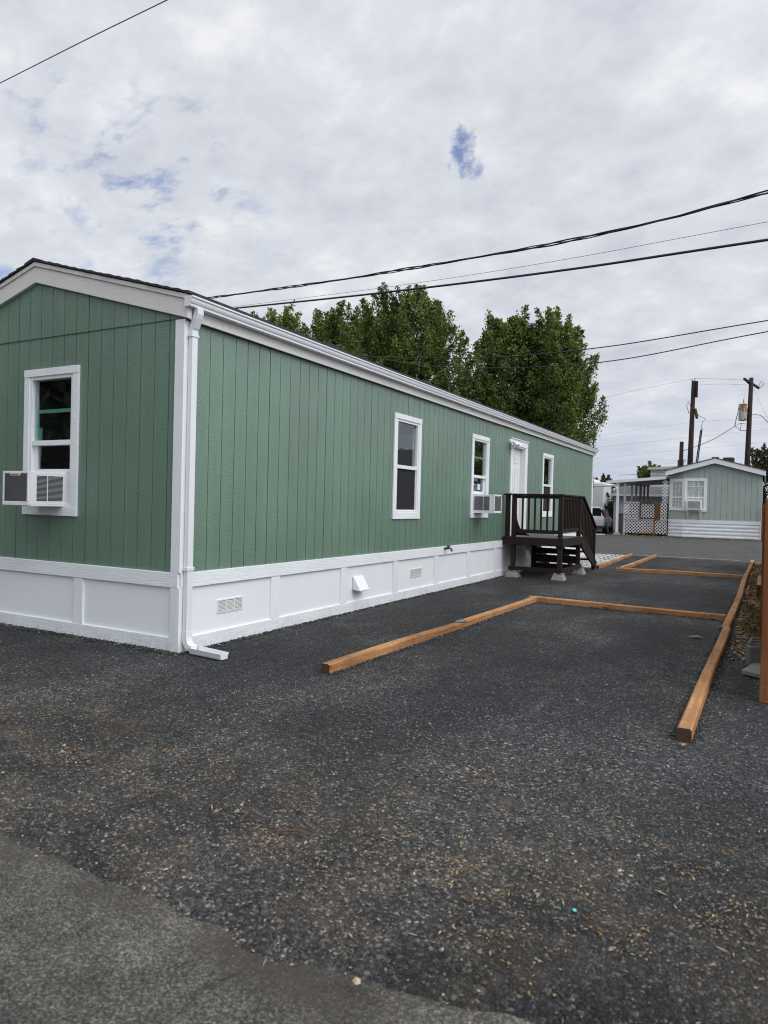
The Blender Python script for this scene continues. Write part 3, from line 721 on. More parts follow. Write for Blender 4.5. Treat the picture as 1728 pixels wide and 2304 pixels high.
for k in range(9):
    y = 11.44 + .15 * k; t_ = (y - 11.29) / 1.53
    m = MB(); m.box(1.248, 1.282, y - .017, y + .017, 1.10 - .77 * t_, 1.77 - .79 * t_); m.build('baluster', M['deck'], deck)
# pier blocks
def pier():
    m = MB(); a, b = .15, .095
    m.hexa([(-a, -a, -.03), (a, -a, -.03), (a, a, -.03), (-a, a, -.03), (-b, -b, .132), (-.022, -b, .132), (-.022, b, .132), (-b, b, .132)][:0] or
           [(-a, -a, -.03), (a, -a, -.03), (a, a, -.03), (-a, a, -.03), (-b, -b, .118), (b, -b, .118), (b, b, .118), (-b, b, .118)])
    for sx in (-1, 1):
        for sy in (-1, 1):
            m.box(sx * .095 if sx < 0 else .03, -.03 if sx < 0 else .095, sy * .095 if sy < 0 else .03, -.03 if sy < 0 else .095, .1185, .145)
    return m
PB = [((.25, 9.62, 0), 'concrete pier block under the deck post beside the white skirting'), ((1.245, 9.62, 0), 'concrete pier block under the free front corner of the deck'),
      ((1.285, 11.27, 0), 'concrete pier block under the deck corner by the stairs')]
for p, l in PB:
    o = pier().build('pier_block', M['concrete'], None, .008, raw=True); o.location = p; tag(o, l, 'pier block', 'concrete pier blocks under the deck')
PBD = None

# ------------------------------------------------------------------ ground timbers
def timber(a, b, label, w=.092, h=.078, axis='y', mat=None):
    m = MB(); a, b = Vector(a), Vector(b); d = (b - a).normalized(); n = 14
    sd = Vector((d.y, -d.x, 0)); prev = None
    cs = [(-w / 2, -.02), (w / 2, -.02), (w / 2, h - .012), (w / 2 - .012, h), (-w / 2 + .012, h), (-w / 2, h - .012)]
    L = (b - a).length; ph = random.uniform(0, 6); vs = []
    for i in range(n + 1):
        t_ = i / n; c = a + d * (L * t_) + sd * (.008 * math.sin(ph + t_ * 4)) + Vector((0, 0, .004 * math.sin(ph * 2 + t_ * 5)))
        vs += [c + sd * x + Vector((0, 0, z)) for x, z in cs]
    fs = []; k6 = len(cs)
    for i in range(n):
        for k in range(k6): fs.append((i * k6 + k, i * k6 + (k + 1) % k6, (i + 1) * k6 + (k + 1) % k6, (i + 1) * k6 + k))
    fs += [tuple(range(k6))[::-1], tuple(range(n * k6, n * k6 + k6))]
    m.add(vs, fs)
    o = m.build('landscape_timber', [M['timber_' + axis], M['timber_end']])
    o.data.polygons[len(fs) - 2].material_index = 1; o.data.polygons[len(fs) - 1].material_index = 1
    return tag(o, label, 'timber', 'orange landscape timbers edging the gravel')
ta = timber((1.635, .13, 0), (1.757, 2.98, 0), 'nearest timber of the edge parallel to the house, its dark end showing')
timber((1.758, 2.986, 0), (1.80, 5.93, 0), 'farther half of the house side timber edge, meeting the cross timber')
m = MB(); m.box(1.706, 1.81, 2.90, 3.06, .0815, .085); m.box(1.703, 1.7055, 2.90, 3.06, .01, .085); m.build('joint_plate', M['rim'], ta)
timber((1.72, 5.985, 0), (4.575, 5.79, 0), 'cross timber closing the far end of the nearest gravel bay', axis='x')
cx = lambda y: 4.595 + .0062 * (y + .1)
ys = [-.1, 4.62, 9.42, 14.3, 19.25]
LC = ['nearest timber of the long right hand edge, its dark end toward the road', 'second timber of the long edge beside the fence, past the first joint',
      'third timber of the long edge beside the fence, between both cross timbers', 'last timber of the long edge, ending at the far street']
for k in range(4): timber((cx(ys[k]), ys[k] + .004, 0), (cx(ys[k + 1]) + random.uniform(-.01, .01), ys[k + 1] - .004, 0), LC[k])
timber((1.83, 12.84, 0), (4.62, 13.07, 0), 'far cross timber nearest the street, left of the long edge', axis='x')
timber((1.885, 12.94, 0), (1.93, 19.15, 0), 'far lengthwise timber running from the cross timber to the street')
timber((1.30, 13.2, 0), (1.17, 19.3, 0), 'timber edging the pale pavers beyond the deck stairs', .075, .075)
# pavers
m = MB(); y = 13.3; r_ = 0
while y < 19.1:
    x = .06 - (r_ % 2) * .2
    while x < 1.1:
        a, b = max(x, .06), min(x + .34, 1.12)
        if b - a > .08: m.box(a, b, y, y + .17, -.03, .012 + random.uniform(0, .006))
        x += .42
    y += .30; r_ += 1
tag(m.build('paved_path', M['paver'], None, .004), kind='structure')
# ------------------------------------------------------------------ right-hand fence
fence = thing('wooden_fence', 'brown stained wooden fence at the right edge, seen end on', 'fence', (5.06, 8, 0))
m = MB(); m.box(5.016, 5.125, 1.25, 1.345, -.02, 1.62); m.build('post', M['fence_wood'], fence, .006)
m = MB(); m.box(5.014, 5.127, 1.246, 1.35, .0, .13); m.build('post_base', M['fence_wood'], fence, .004)
m = MB(); y = 1.37
while y < 18.2:
    dx = random.uniform(-.004, .004); m.box(5.03 + dx, 5.05 + dx, y, y + .138, .04, 1.60 + random.uniform(-.01, .012)); y += .144
m.build('fence_boards', M['fence_wood'], fence)
for z in (.25, .85, 1.45):
    m = MB(); m.box(5.052, 5.09, 1.36, 18.2, z, z + .085); m.build('rail', M['fence_wood'], fence)
for y in (3.7, 6.1, 8.5, 10.9, 13.3, 15.7, 18.1):
    m = MB(); m.box(4.998, 5.029, y, y + .09, -.02, 1.58); m.build('post', M['fence_wood'], fence, .004)
m = MB(); m.box(4.92, 5.015, 8.92, 11.1, .0, .24)
o = m.build('wood_beam', [M['timber_y'], M['timber_end']], None, .004); tag(o, 'thick wooden beam lying on weeds against the right hand fence', 'beam')
for p in o.data.polygons:
    if p.normal.y < -.9: p.material_index = 1
# hollow blocks and slab beside the fence
def block(x, y, z, rz, label):
    m = MB(); w, l, h = .19, .39, .19; t_ = .03
    m.box(-w / 2, -w / 2 + t_, -l / 2, l / 2, 0, h); m.box(w / 2 - t_, w / 2, -l / 2, l / 2, 0, h)
    for q in (-l / 2, -.017, l / 2 - .034): m.box(-w / 2 + t_, w / 2 - t_, q, q + .034, 0, h)
    o = m.build('concrete_block', M['concrete_dark'], None, .004, raw=True); o.location = (x, y, z); o.rotation_euler = rz
    return tag(o, label, 'concrete block', 'hollow concrete blocks by the fence')
block(4.995, 2.62, .02, (R(-6), 0, R(6)), 'grey hollow concrete block by the fence, nearer of two')
block(5.0, 3.12, .0, (0, 0, R(-4)), 'grey hollow concrete block by the fence, behind the nearer one')
m = MB(); m.prism([(4.86, 2.19, .015), (5.02, 2.08, .015), (5.12, 2.35, .05), (4.99, 2.53, .055)], (0, 0, .04)); tag(m.build('stone_slab', M['concrete'], None, .006), 'flat grey slab tilted on the ground against the fence post', 'stone slab')

# ------------------------------------------------------------------ scattered stuff
RC = np.array([[0.878002, 0.478018, 0.024727], [-0.027078, -0.001973, 0.999631], [-0.477891, 0.878348, -0.011211]]); CC = np.array([5.015896, -5.062998, 1.5])
def scatter_pts(n, f, seed, x0, x1, y0, y1):
    g = np.random.default_rng(seed); P = np.stack([g.uniform(x0, x1, n), g.uniform(y0, y1, n)], 1)
    return P[f(P, g)]
STV = np.array([(1, 0, 0), (.3, .95, .1), (-.8, .6, 0), (-.85, -.55, .1), (.25, -1, 0), (.35, .1, .75), (-.35, .2, .7), (-.1, -.45, .72)])
STF = np.array([(0, 1, 5), (1, 6, 5), (1, 2, 6), (2, 3, 6), (3, 7, 6), (3, 4, 7), (4, 0, 7), (0, 5, 7), (5, 6, 7)])
def stones(name, P, size, mat, seed, zf, flat=(.5, .9)):
    g = np.random.default_rng(seed); n = len(P); a = g.uniform(0, 6.28, n); c, s = np.cos(a), np.sin(a)
    S = size(g, n, P)
    V = STV[None] * (1 + g.uniform(-.25, .25, (n, 8, 1))) * np.stack([S, S * g.uniform(.55, 1, n), S * g.uniform(*flat, n)], 1)[:, None, :]
    tl = g.uniform(-.5, .5, n); V[..., 2] += V[..., 0] * np.tan(tl)[:, None] * .6
    X = V[..., 0] * c[:, None] - V[..., 1] * s[:, None] + P[:, 0:1]; Y = V[..., 0] * s[:, None] + V[..., 1] * c[:, None] + P[:, 1:2]
    Z = V[..., 2] + zf(P[:, 0], P[:, 1])[:, None] - .1 * S[:, None]
    W = np.stack([X, Y, Z], -1).reshape(-1, 3)
    idx = (STF[None] + (np.arange(n) * 8)[:, None, None]).ravel()
    return big_mesh(name, W, 3, idx, mat)
def infield(P, margin=.12):
    d = np.concatenate([P, np.zeros((len(P), 1))], 1) - CC; q = d @ RC.T
    u = q[:, 0] / q[:, 2]; return (q[:, 2] > .5) & (np.abs(u) < 864 / 1575 + margin), q[:, 2]
def keep_yard(P, g):
    ok, dep = infield(P)
    dens = np.clip(1.15 - (dep - 2.0) / 6.0, .10, 1)
    house_ = (P[:, 0] < .03) & (P[:, 1] > -.03)
    return ok & ~house_ & (g.uniform(0, 1, len(P)) < dens) & (P[:, 1] > edge_y(P[:, 0]) - .02 - np.abs(g.normal(0, .03, len(P)))) & (P[:, 0] < 5.9)
P = scatter_pts(480000, keep_yard, 3, -6, 5.9, -3.5, 5)
o = stones('gravel', P, lambda g, n, P: np.clip(g.lognormal(math.log(.0050), .42, n), .002, .014), M['stones'], 5, yard_h)
tag(o, 'loose dark crushed gravel stones covering the yard', 'gravel', kind='stuff')
g = np.random.default_rng(19)
EX = g.uniform(1.0, 5.6, 5200); EP = np.stack([EX, edge_y(EX) - np.abs(g.exponential(.085, 5200)) + .02], 1)
o = stones('gravel', EP, lambda g, n, P: np.clip(g.lognormal(math.log(.0045), .5, n), .002, .014), M['stones'], 23, yard_h)
tag(o, 'gravel crumbs strayed onto the edge of the asphalt', 'gravel', kind='stuff')
def along(a, b, n, off):
    t = g.uniform(0, 1, n); sd = g.choice([-1, 1], n); a = np.array(a); b = np.array(b); d = (b - a) / np.linalg.norm(b - a); nn = np.array([-d[1], d[0]])
    return a + (b - a) * t[:, None] + nn * (sd * (.044 + np.abs(g.normal(0, off, n))))[:, None]
TP = np.concatenate([along((1.635, .13), (1.757, 2.98), 900, .022), along((1.757, 2.98), (1.80, 5.93), 700, .022), along((1.72, 5.985), (4.575, 5.79), 700, .022), along((4.595, -.1), (4.65, 9.4), 2400, .022)])
o = stones('gravel', TP, lambda g, n, P: g.uniform(.006, .016, n), M['stones'], 24, lambda x, y: bumpy(x, y) + .004)
tag(o, 'gravel banked against the sides of the landscape timbers', 'gravel', kind='stuff')
# stones pushed up against the white skirting
g = np.random.default_rng(21); n = 2600
A = np.stack([g.uniform(-4.6, .1, n // 2), -.03 - np.abs(g.normal(0, .05, n // 2))], 1); B = np.stack([.03 + np.abs(g.normal(0, .05, n // 2)), g.uniform(0, 9.4, n // 2)], 1)
o = stones('gravel', np.concatenate([A, B]), lambda g, n, P: g.uniform(.008, .02, n), M['stones'], 6, lambda x, y: bumpy(x, y) + .002)
tag(o, 'loose dark gravel heaped along the foot of the white skirting', 'gravel', kind='stuff')
# flakes: wood chips, dead leaves, straw
def flakes(name, P, L, W, mat, seed, zf, tilt=.25):
    g = np.random.default_rng(seed); n = len(P); a = g.uniform(0, 6.28, n); l = L(g, n); w = W(g, n)
    base = np.array([(-1, 0, 0), (0, -1, .25), (1, 0, .05), (0, 1, .3)])
    V = np.repeat(base[None], n, 0) * np.stack([l, w, w], 1)[:, None, :]
    V[..., 2] += V[..., 0] * g.uniform(-tilt, tilt, n)[:, None]
    X = V[..., 0] * np.cos(a)[:, None] - V[..., 1] * np.sin(a)[:, None] + P[:, :1]; Y = V[..., 0] * np.sin(a)[:, None] + V[..., 1] * np.cos(a)[:, None] + P[:, 1:2]
    Z = V[..., 2] + zf(P[:, 0], P[:, 1])[:, None] + .006
    return big_mesh(name, np.stack([X, Y, Z], -1).reshape(-1, 3), 4, np.arange(n * 4), mat)
_cl = np.random.default_rng(77); _hand = [(2.94, -2.49), (3.13, -2.55), (3.19, -2.61), (3.56, -2.16), (3.59, -2.3), (3.89, -2.38), (3.93, -2.52), (3.95, -2.26), (4.18, -2.24), (4.33, -2.31), (4.16, -2.69), (4.61, -2.48), (4.79, -1.87), (4.95, -2.21), (1.98, -1.99), (2.16, -2.0), (0.97, -2.26), (1.5, -2.38), (4.58, -1.74), (3.46, -2.68), (4.18, -2.51), (2.03, -2.36)]
CLC = np.concatenate([np.array(_hand), np.stack([_cl.uniform(-1.5, 5.0, 20), _cl.normal(-2.05, .5, 20)], 1)]); CLR = np.concatenate([_cl.uniform(.05, .17, len(_hand)), _cl.uniform(.08, .3, 20)]); CLS = np.concatenate([_cl.uniform(.7, 1.3, len(_hand)), _cl.uniform(.1, .45, 20)])
def litter_keep(P, g):
    ok, dep = infield(P, .15)
    d = np.linalg.norm(P[:, None] - CLC[None], axis=2); c = (np.exp(-(d / CLR) ** 2) * CLS).max(1)
    band = np.exp(-((P[:, 1] + 2.15) / .95) ** 2) * .085 + .006
    return ok & (g.uniform(0, 1, len(P)) < np.clip(band + c * .9, 0, 1)) & (P[:, 1] > edge_y(P[:, 0]))
P = scatter_pts(150000, litter_keep, 31, -3, 5.9, -3.3, 6)
tag(flakes('leaf_litter', P, lambda g, n: np.clip(g.lognormal(math.log(.0068), .55, n), .002, .032), lambda g, n: g.uniform(.0016, .0055, n), M['litter'], 8, lambda x, y: yard_h(x, y) + .003), 'scattered tan wood chips, straw and leaf bits on the gravel', 'litter', kind='stuff')
def strip_keep(P, g): return g.uniform(0, 1, len(P)) < .4 + .6 * (np.sin(P[:, 1] * 1.3) > -.2)
P = scatter_pts(5200, strip_keep, 32, 4.73, 5.0, 2.9, 19)
tag(flakes('dead_leaves', P, lambda g, n: g.uniform(.015, .05, n), lambda g, n: g.uniform(.008, .02, n), M['litter'], 9, lambda x, y: x * 0 + .005, .5), 'dry brown leaves lying in the strip along the fence', 'dead leaves', kind='stuff')
def blades(name, P, hgt, mat, seed):
    g = np.random.default_rng(seed); n = len(P); a = g.uniform(0, 6.28, n); h = hgt(g, n); ln = g.uniform(.2, 1.1, n); w = g.uniform(.003, .007, n)
    dx, dy = np.cos(a), np.sin(a)
    V = np.zeros((n, 4, 3))
    V[:, 0] = np.stack([P[:, 0] - dy * w, P[:, 1] + dx * w, np.zeros(n)], 1); V[:, 1] = np.stack([P[:, 0] + dy * w, P[:, 1] - dx * w, np.zeros(n)], 1)
    V[:, 2] = np.stack([P[:, 0] + dx * h * ln * .5 + dy * w * .7, P[:, 1] + dy * h * ln * .5 - dx * w * .7, h * .7], 1); V[:, 3] = np.stack([P[:, 0] + dx * h * ln, P[:, 1] + dy * h * ln, h], 1)
    return big_mesh(name, V.reshape(-1, 3), 4, np.arange(n * 4), mat)
def weed_keep(P, g): return g.uniform(0, 1, len(P)) < np.clip(.15 + .9 * np.sin(P[:, 1] * 2.1 + P[:, 0] * 9) * np.sin(P[:, 1] * .9 + 1), .02, 1)
P = scatter_pts(6500, weed_keep, 33, 4.78, 5.02, 4.2, 14)
tag(blades('weeds', P, lambda g, n: g.uniform(.02, .09, n), M['weed'], 10), 'sparse dry weeds and grass growing along the fence', 'weeds', kind='stuff')
# single leaves, stones and scraps that can be picked out
def flat_leaf(x, y, l, w, rz, mat, name, label, cat, group=None, z=.012):
    m = MB(); pts = [(-1, 0), (-.55, -.5), (-.2, -.35), (.1, -.8), (.45, -.4), (1, -.05), (.5, .35), (.15, .75), (-.2, .4), (-.6, .45)]
    m.prism([(a * l, b * w, .3 * w * abs(b)) for a, b in pts], (0, 0, .0015)); o = m.build(name, mat, None, raw=True); o.location = (x, y, z); o.rotation_euler = (0, 0, rz); return tag(o, label, cat, group)
flat_leaf(4.335, 4.03, .09, .06, .3, M['brown_leaf'], 'fallen_leaf', 'dry tan leaf on the gravel left of the long timber edge', 'leaf', 'single fallen leaves')
flat_leaf(4.60, -.22, .03, .022, 1.3, M['brown_leaf'], 'fallen_leaf', 'small curled leaf at the dark end of the nearest long timber', 'leaf', 'single fallen leaves')
def pebble(x, y, s, mat, label, name='pebble'):
    m = MB(); m.add([tuple(v * np.array([1, .8, .8]) * s) for v in STV], [tuple(f) for f in STF] + [(4, 3, 2, 1, 0)]); o = m.build(name, mat, None, raw=True); o.location = (x, y, .0); o.rotation_euler = (0, 0, x * 7); return tag(o, label, 'pebble' if name == 'pebble' else 'scrap', None)
pebble(3.93, -3.17, .018, M['tan_stone'], 'tan pebble lying where the gravel meets the asphalt')
pebble(4.43, -2.42, .011, M['turquoise'], 'tiny turquoise scrap on the gravel near the road', 'plastic_scrap')
m = MB(); m.beam((3.12, -2.51, .008), (3.20, -2.47, .014), .016, .007); m.beam((3.195, -2.472, .013), (3.245, -2.455, .009), .011, .006); tag(m.build('wood_splinter', M['weathered_stick']), 'dark weathered wood splinter lying on the gravel near the road', 'wood splinter')

# ------------------------------------------------------------------ neighbour's house
NX0, NX1, NY = .745, 4.83, 39.6
nb = thing('neighbour_house', 'pale sage mobile home with white skirting facing the far street', 'mobile home', (2.4, 45, 0))
NSL = .279; npk = 4.34
m = MB(TG); T2 = lambda u, n, z: (u, NY - n, z)
m = MB(T2); grooved(m, NX0, NX1, 1.0, lambda u: npk - abs(u - 2.4) * NSL, [NX0 + .2 + .305 * k for k in range(14)], gw=.022, gd=.02, extra=(2.4,))
m.build('wall', M['n_siding'], nb)
m = MB(); m.add([(NX1, NY, 0), (NX1, NY + 14, 0), (NX1, NY + 14, 3.66), (NX1, NY, 3.66)], [(0, 1, 2, 3)])
m.add([(-.06, NY + .26, 0), (-.06, NY + 14, 0), (-.06, NY + 14, 3.66), (-.06, NY + .26, 3.66)], [(0, 1, 2, 3)])
m.add([(-.06, NY + 14, 0), (NX1, NY + 14, 0), (NX1, NY + 14, 3.66), (2.4, NY + 14, npk), (-.06, NY + 14, 3.66)], [(0, 1, 2, 3, 4)]); m.build('wall', M['n_siding'], nb)
m = MB(); m.add([(NX0, NY, .98), (-.06, NY + .26, .98), (-.06, NY + .26, 3.68), (NX0, NY, 3.90)], [(0, 1, 2, 3)]); m.build('bay_wall', M['n_siding'], nb)
def corr(a, b, z0, z1, n):
    m = MB(); a, b = Vector(a), Vector(b); d = b - a; nn = Vector((d.y, -d.x, 0)).normalized()
    prof_ = []
    for k in range(n):
        za = z0 + (z1 - z0) * k / n; zb_ = z0 + (z1 - z0) * (k + 1) / n; dz = zb_ - za
        prof_ += [(.0, za), (.028, za + .02), (.028, za + dz * .45), (.0, za + dz * .7), (.0, zb_ - .001)]
    vs = []
    for o_, z in prof_:
        vs += [Vector((a.x, a.y, 0)) + nn * o_ + Vector((0, 0, z)), Vector((b.x, b.y, 0)) + nn * o_ + Vector((0, 0, z))]
    m.add(vs, [(2 * i, 2 * i + 1, 2 * i + 3, 2 * i + 2) for i in range(len(prof_) - 1)]); return m
corr((NX0, NY - .01, 0), (NX1, NY - .01, 0), 0, .82, 4).build('skirting', M['n_skirt'], nb)
corr((-.06, NY + .25, 0), (NX0, NY - .01, 0), 0, .82, 4).build('skirting', M['n_skirt'], nb)
m = MB(); m.box(NX0, NX1, NY - .035, NY, .83, 1.03); m.hexa([(-.06, NY + .225, .83), (NX0, NY - .035, .83), (NX0, NY, .83), (-.06, NY + .26, .83), (-.06, NY + .225, 1.03), (NX0, NY - .035, 1.03), (NX0, NY, 1.03), (-.06, NY + .26, 1.03)])
m.box(NX1 - .05, NX1 + .04, NY - .04, NY + .06, 0, .83); m.build('skirting_trim', M['n_white'], nb)
for sgn, xe in ((1, 5.0), (-1, -.22)):
    zf = lambda x: 4.62 - abs(x - 2.4) * NSL
    x0, x1 = sorted((2.4, xe))
    rk = MB(); rk.hexa([(x0, NY - .30, zf(x0) - .30), (x1, NY - .30, zf(x1) - .30), (x1, NY - .25, zf(x1) - .30), (x0, NY - .25, zf(x0) - .30), (x0, NY - .30, zf(x0)), (x1, NY - .30, zf(x1)), (x1, NY - .25, zf(x1)), (x0, NY - .25, zf(x0))]); rk.build('fascia', M['n_white'], nb)
    rf = MB(); rf.hexa([(x0, NY - .33, zf(x0) - .02), (x1, NY - .33, zf(x1) - .02), (x1, NY + 14.2, zf(x1) - .02), (x0, NY + 14.2, zf(x0) - .02), (x0, NY - .33, zf(x0) + .03), (x1, NY - .33, zf(x1) + .03), (x1, NY + 14.2, zf(x1) + .03), (x0, NY + 14.2, zf(x0) + .03)]); rf.build('roof', M['far_roof'], nb)
m = MB(); m.box(4.94, 5.0, NY - .25, NY + 14, 3.60, 3.86); m.box(-.22, -.16, NY - .25, NY + 14, 3.60, 3.86); m.build('fascia', M['n_white'], nb)
m = MB(); m.box(2.75, 3.35, NY + 1.0, NY + 1.8, 4.40, 4.74); m.build('roof_vent', M['shingle'], nb, .06)
m = MB(); m.box(2.2, 2.6, NY + .1, NY + .5, 4.55, 4.71); m.build('roof_vent', M['shingle'], nb, .06)
def nwin(T, u0, u1, z0, z1, cols, ac=False):
    c = MB(T); o_ = .17
    c.box(u0, u1, 0, .05, z1 - o_, z1); c.box(u0, u1, 0, .05, z0, z0 + o_); c.box(u0, u0 + o_, 0, .048, z0 + o_, z1 - o_); c.box(u1 - o_, u1, 0, .048, z0 + o_, z1 - o_)
    w = c.build('window', M['n_white'], nb)
    a, b, p, q = u0 + o_, u1 - o_, z0 + o_, z1 - o_; zm = p + (q - p) * .40
    f = MB(T); f.box(a, b, .0, .04, zm - .04, zm + .04)
    for k in range(1, cols): u = a + (b - a) * k / cols; f.box(u - .012, u + .012, .012, .03, p, q)
    for k in range(1, 5):
        z = zm + (q - zm) * k / 3 if k < 3 else p + (zm - p) * (k - 2) / 3; f.box(a, b, .012, .028, z - .012, z + .012)
    f.build('muntins', M['n_white'], w)
    g_ = MB(T); g_.box(a, b, .002, .01, p, q); g_.build('pane', M['curtain'], w)
    return w
nwin(T2, .80, 2.03, 1.52, 3.46, 3)
e0, e1 = Vector((-.06, NY + .26, 0)), Vector((NX0, NY, 0)); ed = (e1 - e0).normalized(); en = Vector((ed.y, -ed.x, 0))
TB = lambda u, n, z: tuple(e0 + ed * u + en * n + Vector((0, 0, z)))
nwin(TB, .05, .97, 1.56, 3.43, 3)
ac = thing('window_air_conditioner', 'beige air conditioner on brackets in the pale sage house window', 'air conditioner', (1.38, NY, 1.6))
m = MB(); m.box(.97, 1.79, NY - .42, NY + .0, 1.62, 2.20); m.build('case', M['n_white'], ac, .02)
m = MB(); m.box(1.05, 1.71, NY - .427, NY - .415, 1.70, 2.12)
for k in range(8): m.box(1.05, 1.71, NY - .435, NY - .425, 1.72 + .05 * k, 1.735 + .05 * k)
m.build('condenser_grille', M['far_grey'], ac)
for x in (1.03, 1.70):
    m = MB(); m.beam((x, NY - .38, 1.60), (x, NY - .03, 1.05), .05, .05, lift=False); m.box(x - .025, x + .025, NY - .045, NY - .0, 1.05, 1.6); m.build('bracket', M['n_white'], ac)

# carport
cp = thing('carport', 'white carport roof on posts attached to the pale sage house', 'carport', (-2.2, 42, 0))
def zr(x): return 3.53 + (x + .06) * .083
m = MB()
A = [(-3.62, NY - .15), (-.20, NY - .15), (-.20, NY + 9), (-8.2, NY + 9), (-8.2, NY + 8.0), (-3.9, NY + 6.6)]
m.add([(x, y, zr(max(x, -4.4)) - .05) for x, y in A] + [(x, y, zr(max(x, -4.4)) + .04) for x, y in A], [tuple(range(6))[::-1], tuple(range(6, 12))] + [(i, (i + 1) % 6, (i + 1) % 6 + 6, i + 6) for i in range(6)])
m.build('roof', M['carport_roof'], cp)
m = MB(); m.hexa([(-3.64, NY - .20, zr(-3.64) - .12), (-.18, NY - .20, zr(-.18) - .12), (-.18, NY - .152, zr(-.18) - .12), (-3.64, NY - .152, zr(-3.64) - .12), (-3.64, NY - .20, zr(-3.64) + .05), (-.18, NY - .20, zr(-.18) + .05), (-.18, NY - .152, zr(-.18) + .05), (-3.64, NY - .152, zr(-3.64) + .05)])
m.build('fascia', M['n_white'], cp)
for x, y, mt, w in ((-2.96, NY, 'n_white', .07), (-2.55, NY + .05, 'grey_paint', .06), (-2.9, NY + 8.6, 'grey_paint', .07), (-7.6, NY + 8.5, 'n_white', .07)):
    m = MB(); m.box(x - w, x + w, y - w, y + w, .12 if x < -2.9 and y == NY else -.05, zr(max(x, -4.4)) - .052)
    if y == NY: m.box(x - .11, x + .11, y - .1, y + .1, zr(x) - .2, zr(x) - .054)
    m.build('post', M[mt], cp)
o = MB(); o.hexa([(-3.22, NY - .26, -.05), (-2.70, NY - .26, -.05), (-2.70, NY + .26, -.05), (-3.22, NY + .26, -.05), (-3.09, NY - .13, .125), (-2.83, NY - .13, .125), (-2.83, NY + .13, .125), (-3.09, NY + .13, .125)])
tag(o.build('pier_block', M['concrete'], None, .02), 'concrete footing under the white carport post across the street', 'pier block')
# slatted grey posts along the porch side
pr = thing('porch_railing', 'row of grey porch posts receding under the carport', 'porch railing', (-2.5, 42, 0))
for k in range(5):
    m = MB(); x = -2.33 + .02 * k; y = NY + 1.2 + 1.55 * k; m.box(x - .06, x + .06, y - .06, y + .06, -.05, zr(x) - .06); m.build('post', M['grey_paint'], pr)
for z in (.75, 1.0): 
    m = MB(); m.box(-2.30, -2.22, NY + 1.26, NY + 7.3, z, z + .07); m.build('rail', M['grey_paint'], pr)
def lattice(mb, x0, x1, z0, z1, y, pitch=.19, w=.034, t_=.012):
    L = (x1 - x0) + (z1 - z0); k = 0; u = -(z1 - z0)
    while u < (x1 - x0):
        for sgn in (1, -1):
            # line x = x0+u+s, z = z0+s  (s>=0), clipped to the panel
            s0 = max(0, -u); s1 = min(z1 - z0, (x1 - x0) - u)
            if s1 - s0 > .03:
                a = (x0 + u + s0, z0 + s0); b = (x0 + u + s1, z0 + s1)
                if sgn < 0: a, b = (x0 + x1 - a[0], a[1]), (x0 + x1 - b[0], b[1])
                yy = y + (0 if sgn > 0 else t_ + .002)
                mb.beam((a[0], yy, a[1]), (b[0], yy, b[1]), t_, w, up=(-(b[1] - a[1]), 0, b[0] - a[0]), lift=False)
        u += pitch
lf = thing('lattice_screen', 'white lattice screen with brown framed middle panel beside the carport', 'lattice screen', (-1.3, NY, 0))
m = MB(); lattice(m, -2.55, -1.68, 1.06, 1.95, NY - .02); lattice(m, -.50, -.10, 1.06, 1.95, NY - .02); lattice(m, -2.55, -.10, .12, .93, NY - .02); m.build('lattice', M['lattice'], lf)
m = MB(); lattice(m, -1.58, -.80, 1.08, 1.92, NY - .03); m.build('lattice', M['far_white'], lf)
m = MB(); lattice(m, -.40, -.10, 1.98, 3.35, NY - .02); m.build('lattice', M['lattice'], lf)
m = MB(); m.box(-2.6, -.08, NY - .05, NY, .93, 1.05); m.box(-2.6, -1.66, NY - .05, NY, 1.95, 2.02); m.box(-2.6, -1.66, NY - .045, NY, 1.26, 1.32); m.box(-1.70, -1.66, NY - .052, NY, 1.05, 1.95); m.build('rail', M['grey_paint'], lf)
m = MB(); m.box(-1.66, -1.58, NY - .08, NY - .02, .97, 2.0); m.box(-1.58, -.78, NY - .08, NY - .02, 1.0, 1.08); m.box(-.78, -.50, NY - .085, NY - .03, .95, 2.0); m.box(-1.58, -.78, NY - .08, NY - .02, 1.92, 1.98); m.build('panel_frame', M['brown_board'], lf)
m = MB(); m.tube([(-1.35, NY - .02, 2.24), (-1.22, NY - .03, 2.12), (-1.12, NY - .04, 2.05), (-.95, NY - .03, 2.02), (-.80, NY - .03, 1.98)], [.015, .05, .03, .03, .015], 6)
m.tube([(-1.12, NY - .04, 2.05), (-1.3, NY - .02, 1.8), (-1.5, NY - .02, 1.85)], .012, 5); m.tube([(-1.0, NY - .03, 2.0), (-1.1, NY - .03, 1.75)], .012, 5)
tag(m.build('bare_branch', M['weathered_stick']), 'twisted dark branch lying on top of the lattice screen', 'branch')
pe = thing('porch_shade_panel', 'dark panel added behind the white lattice in place of porch shade', 'shade panel', (-1.3, NY + 1, 0))
m = MB(); m.box(-2.45, -.12, NY + 1.0, NY + 1.04, .0, 1.93); m.build('boards', M['black_metal'], pe)  # added near-black panel, stands in for the shade of the porch
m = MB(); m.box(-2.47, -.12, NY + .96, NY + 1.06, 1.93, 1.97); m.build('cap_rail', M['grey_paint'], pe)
tb = thing('low_table', 'dark red low table standing behind the lower lattice', 'table', (-1.1, NY + .6, 0))
m = MB(); m.box(-2.0, -.15, NY + .3, NY + .9, .74, .86); m.build('table_top', M['red_table'], tb)
for x in (-1.9, -.3):
    for y in (NY + .35, NY + .8): m = MB(); m.box(x, x + .09, y, y + .09, -.05, .74); m.build('leg', M['red_table'], tb)
m = MB(); m.box(-1.7, -.4, NY + .5, NY + .55, .2, .72); m.build('panel', M['red_table'], tb)
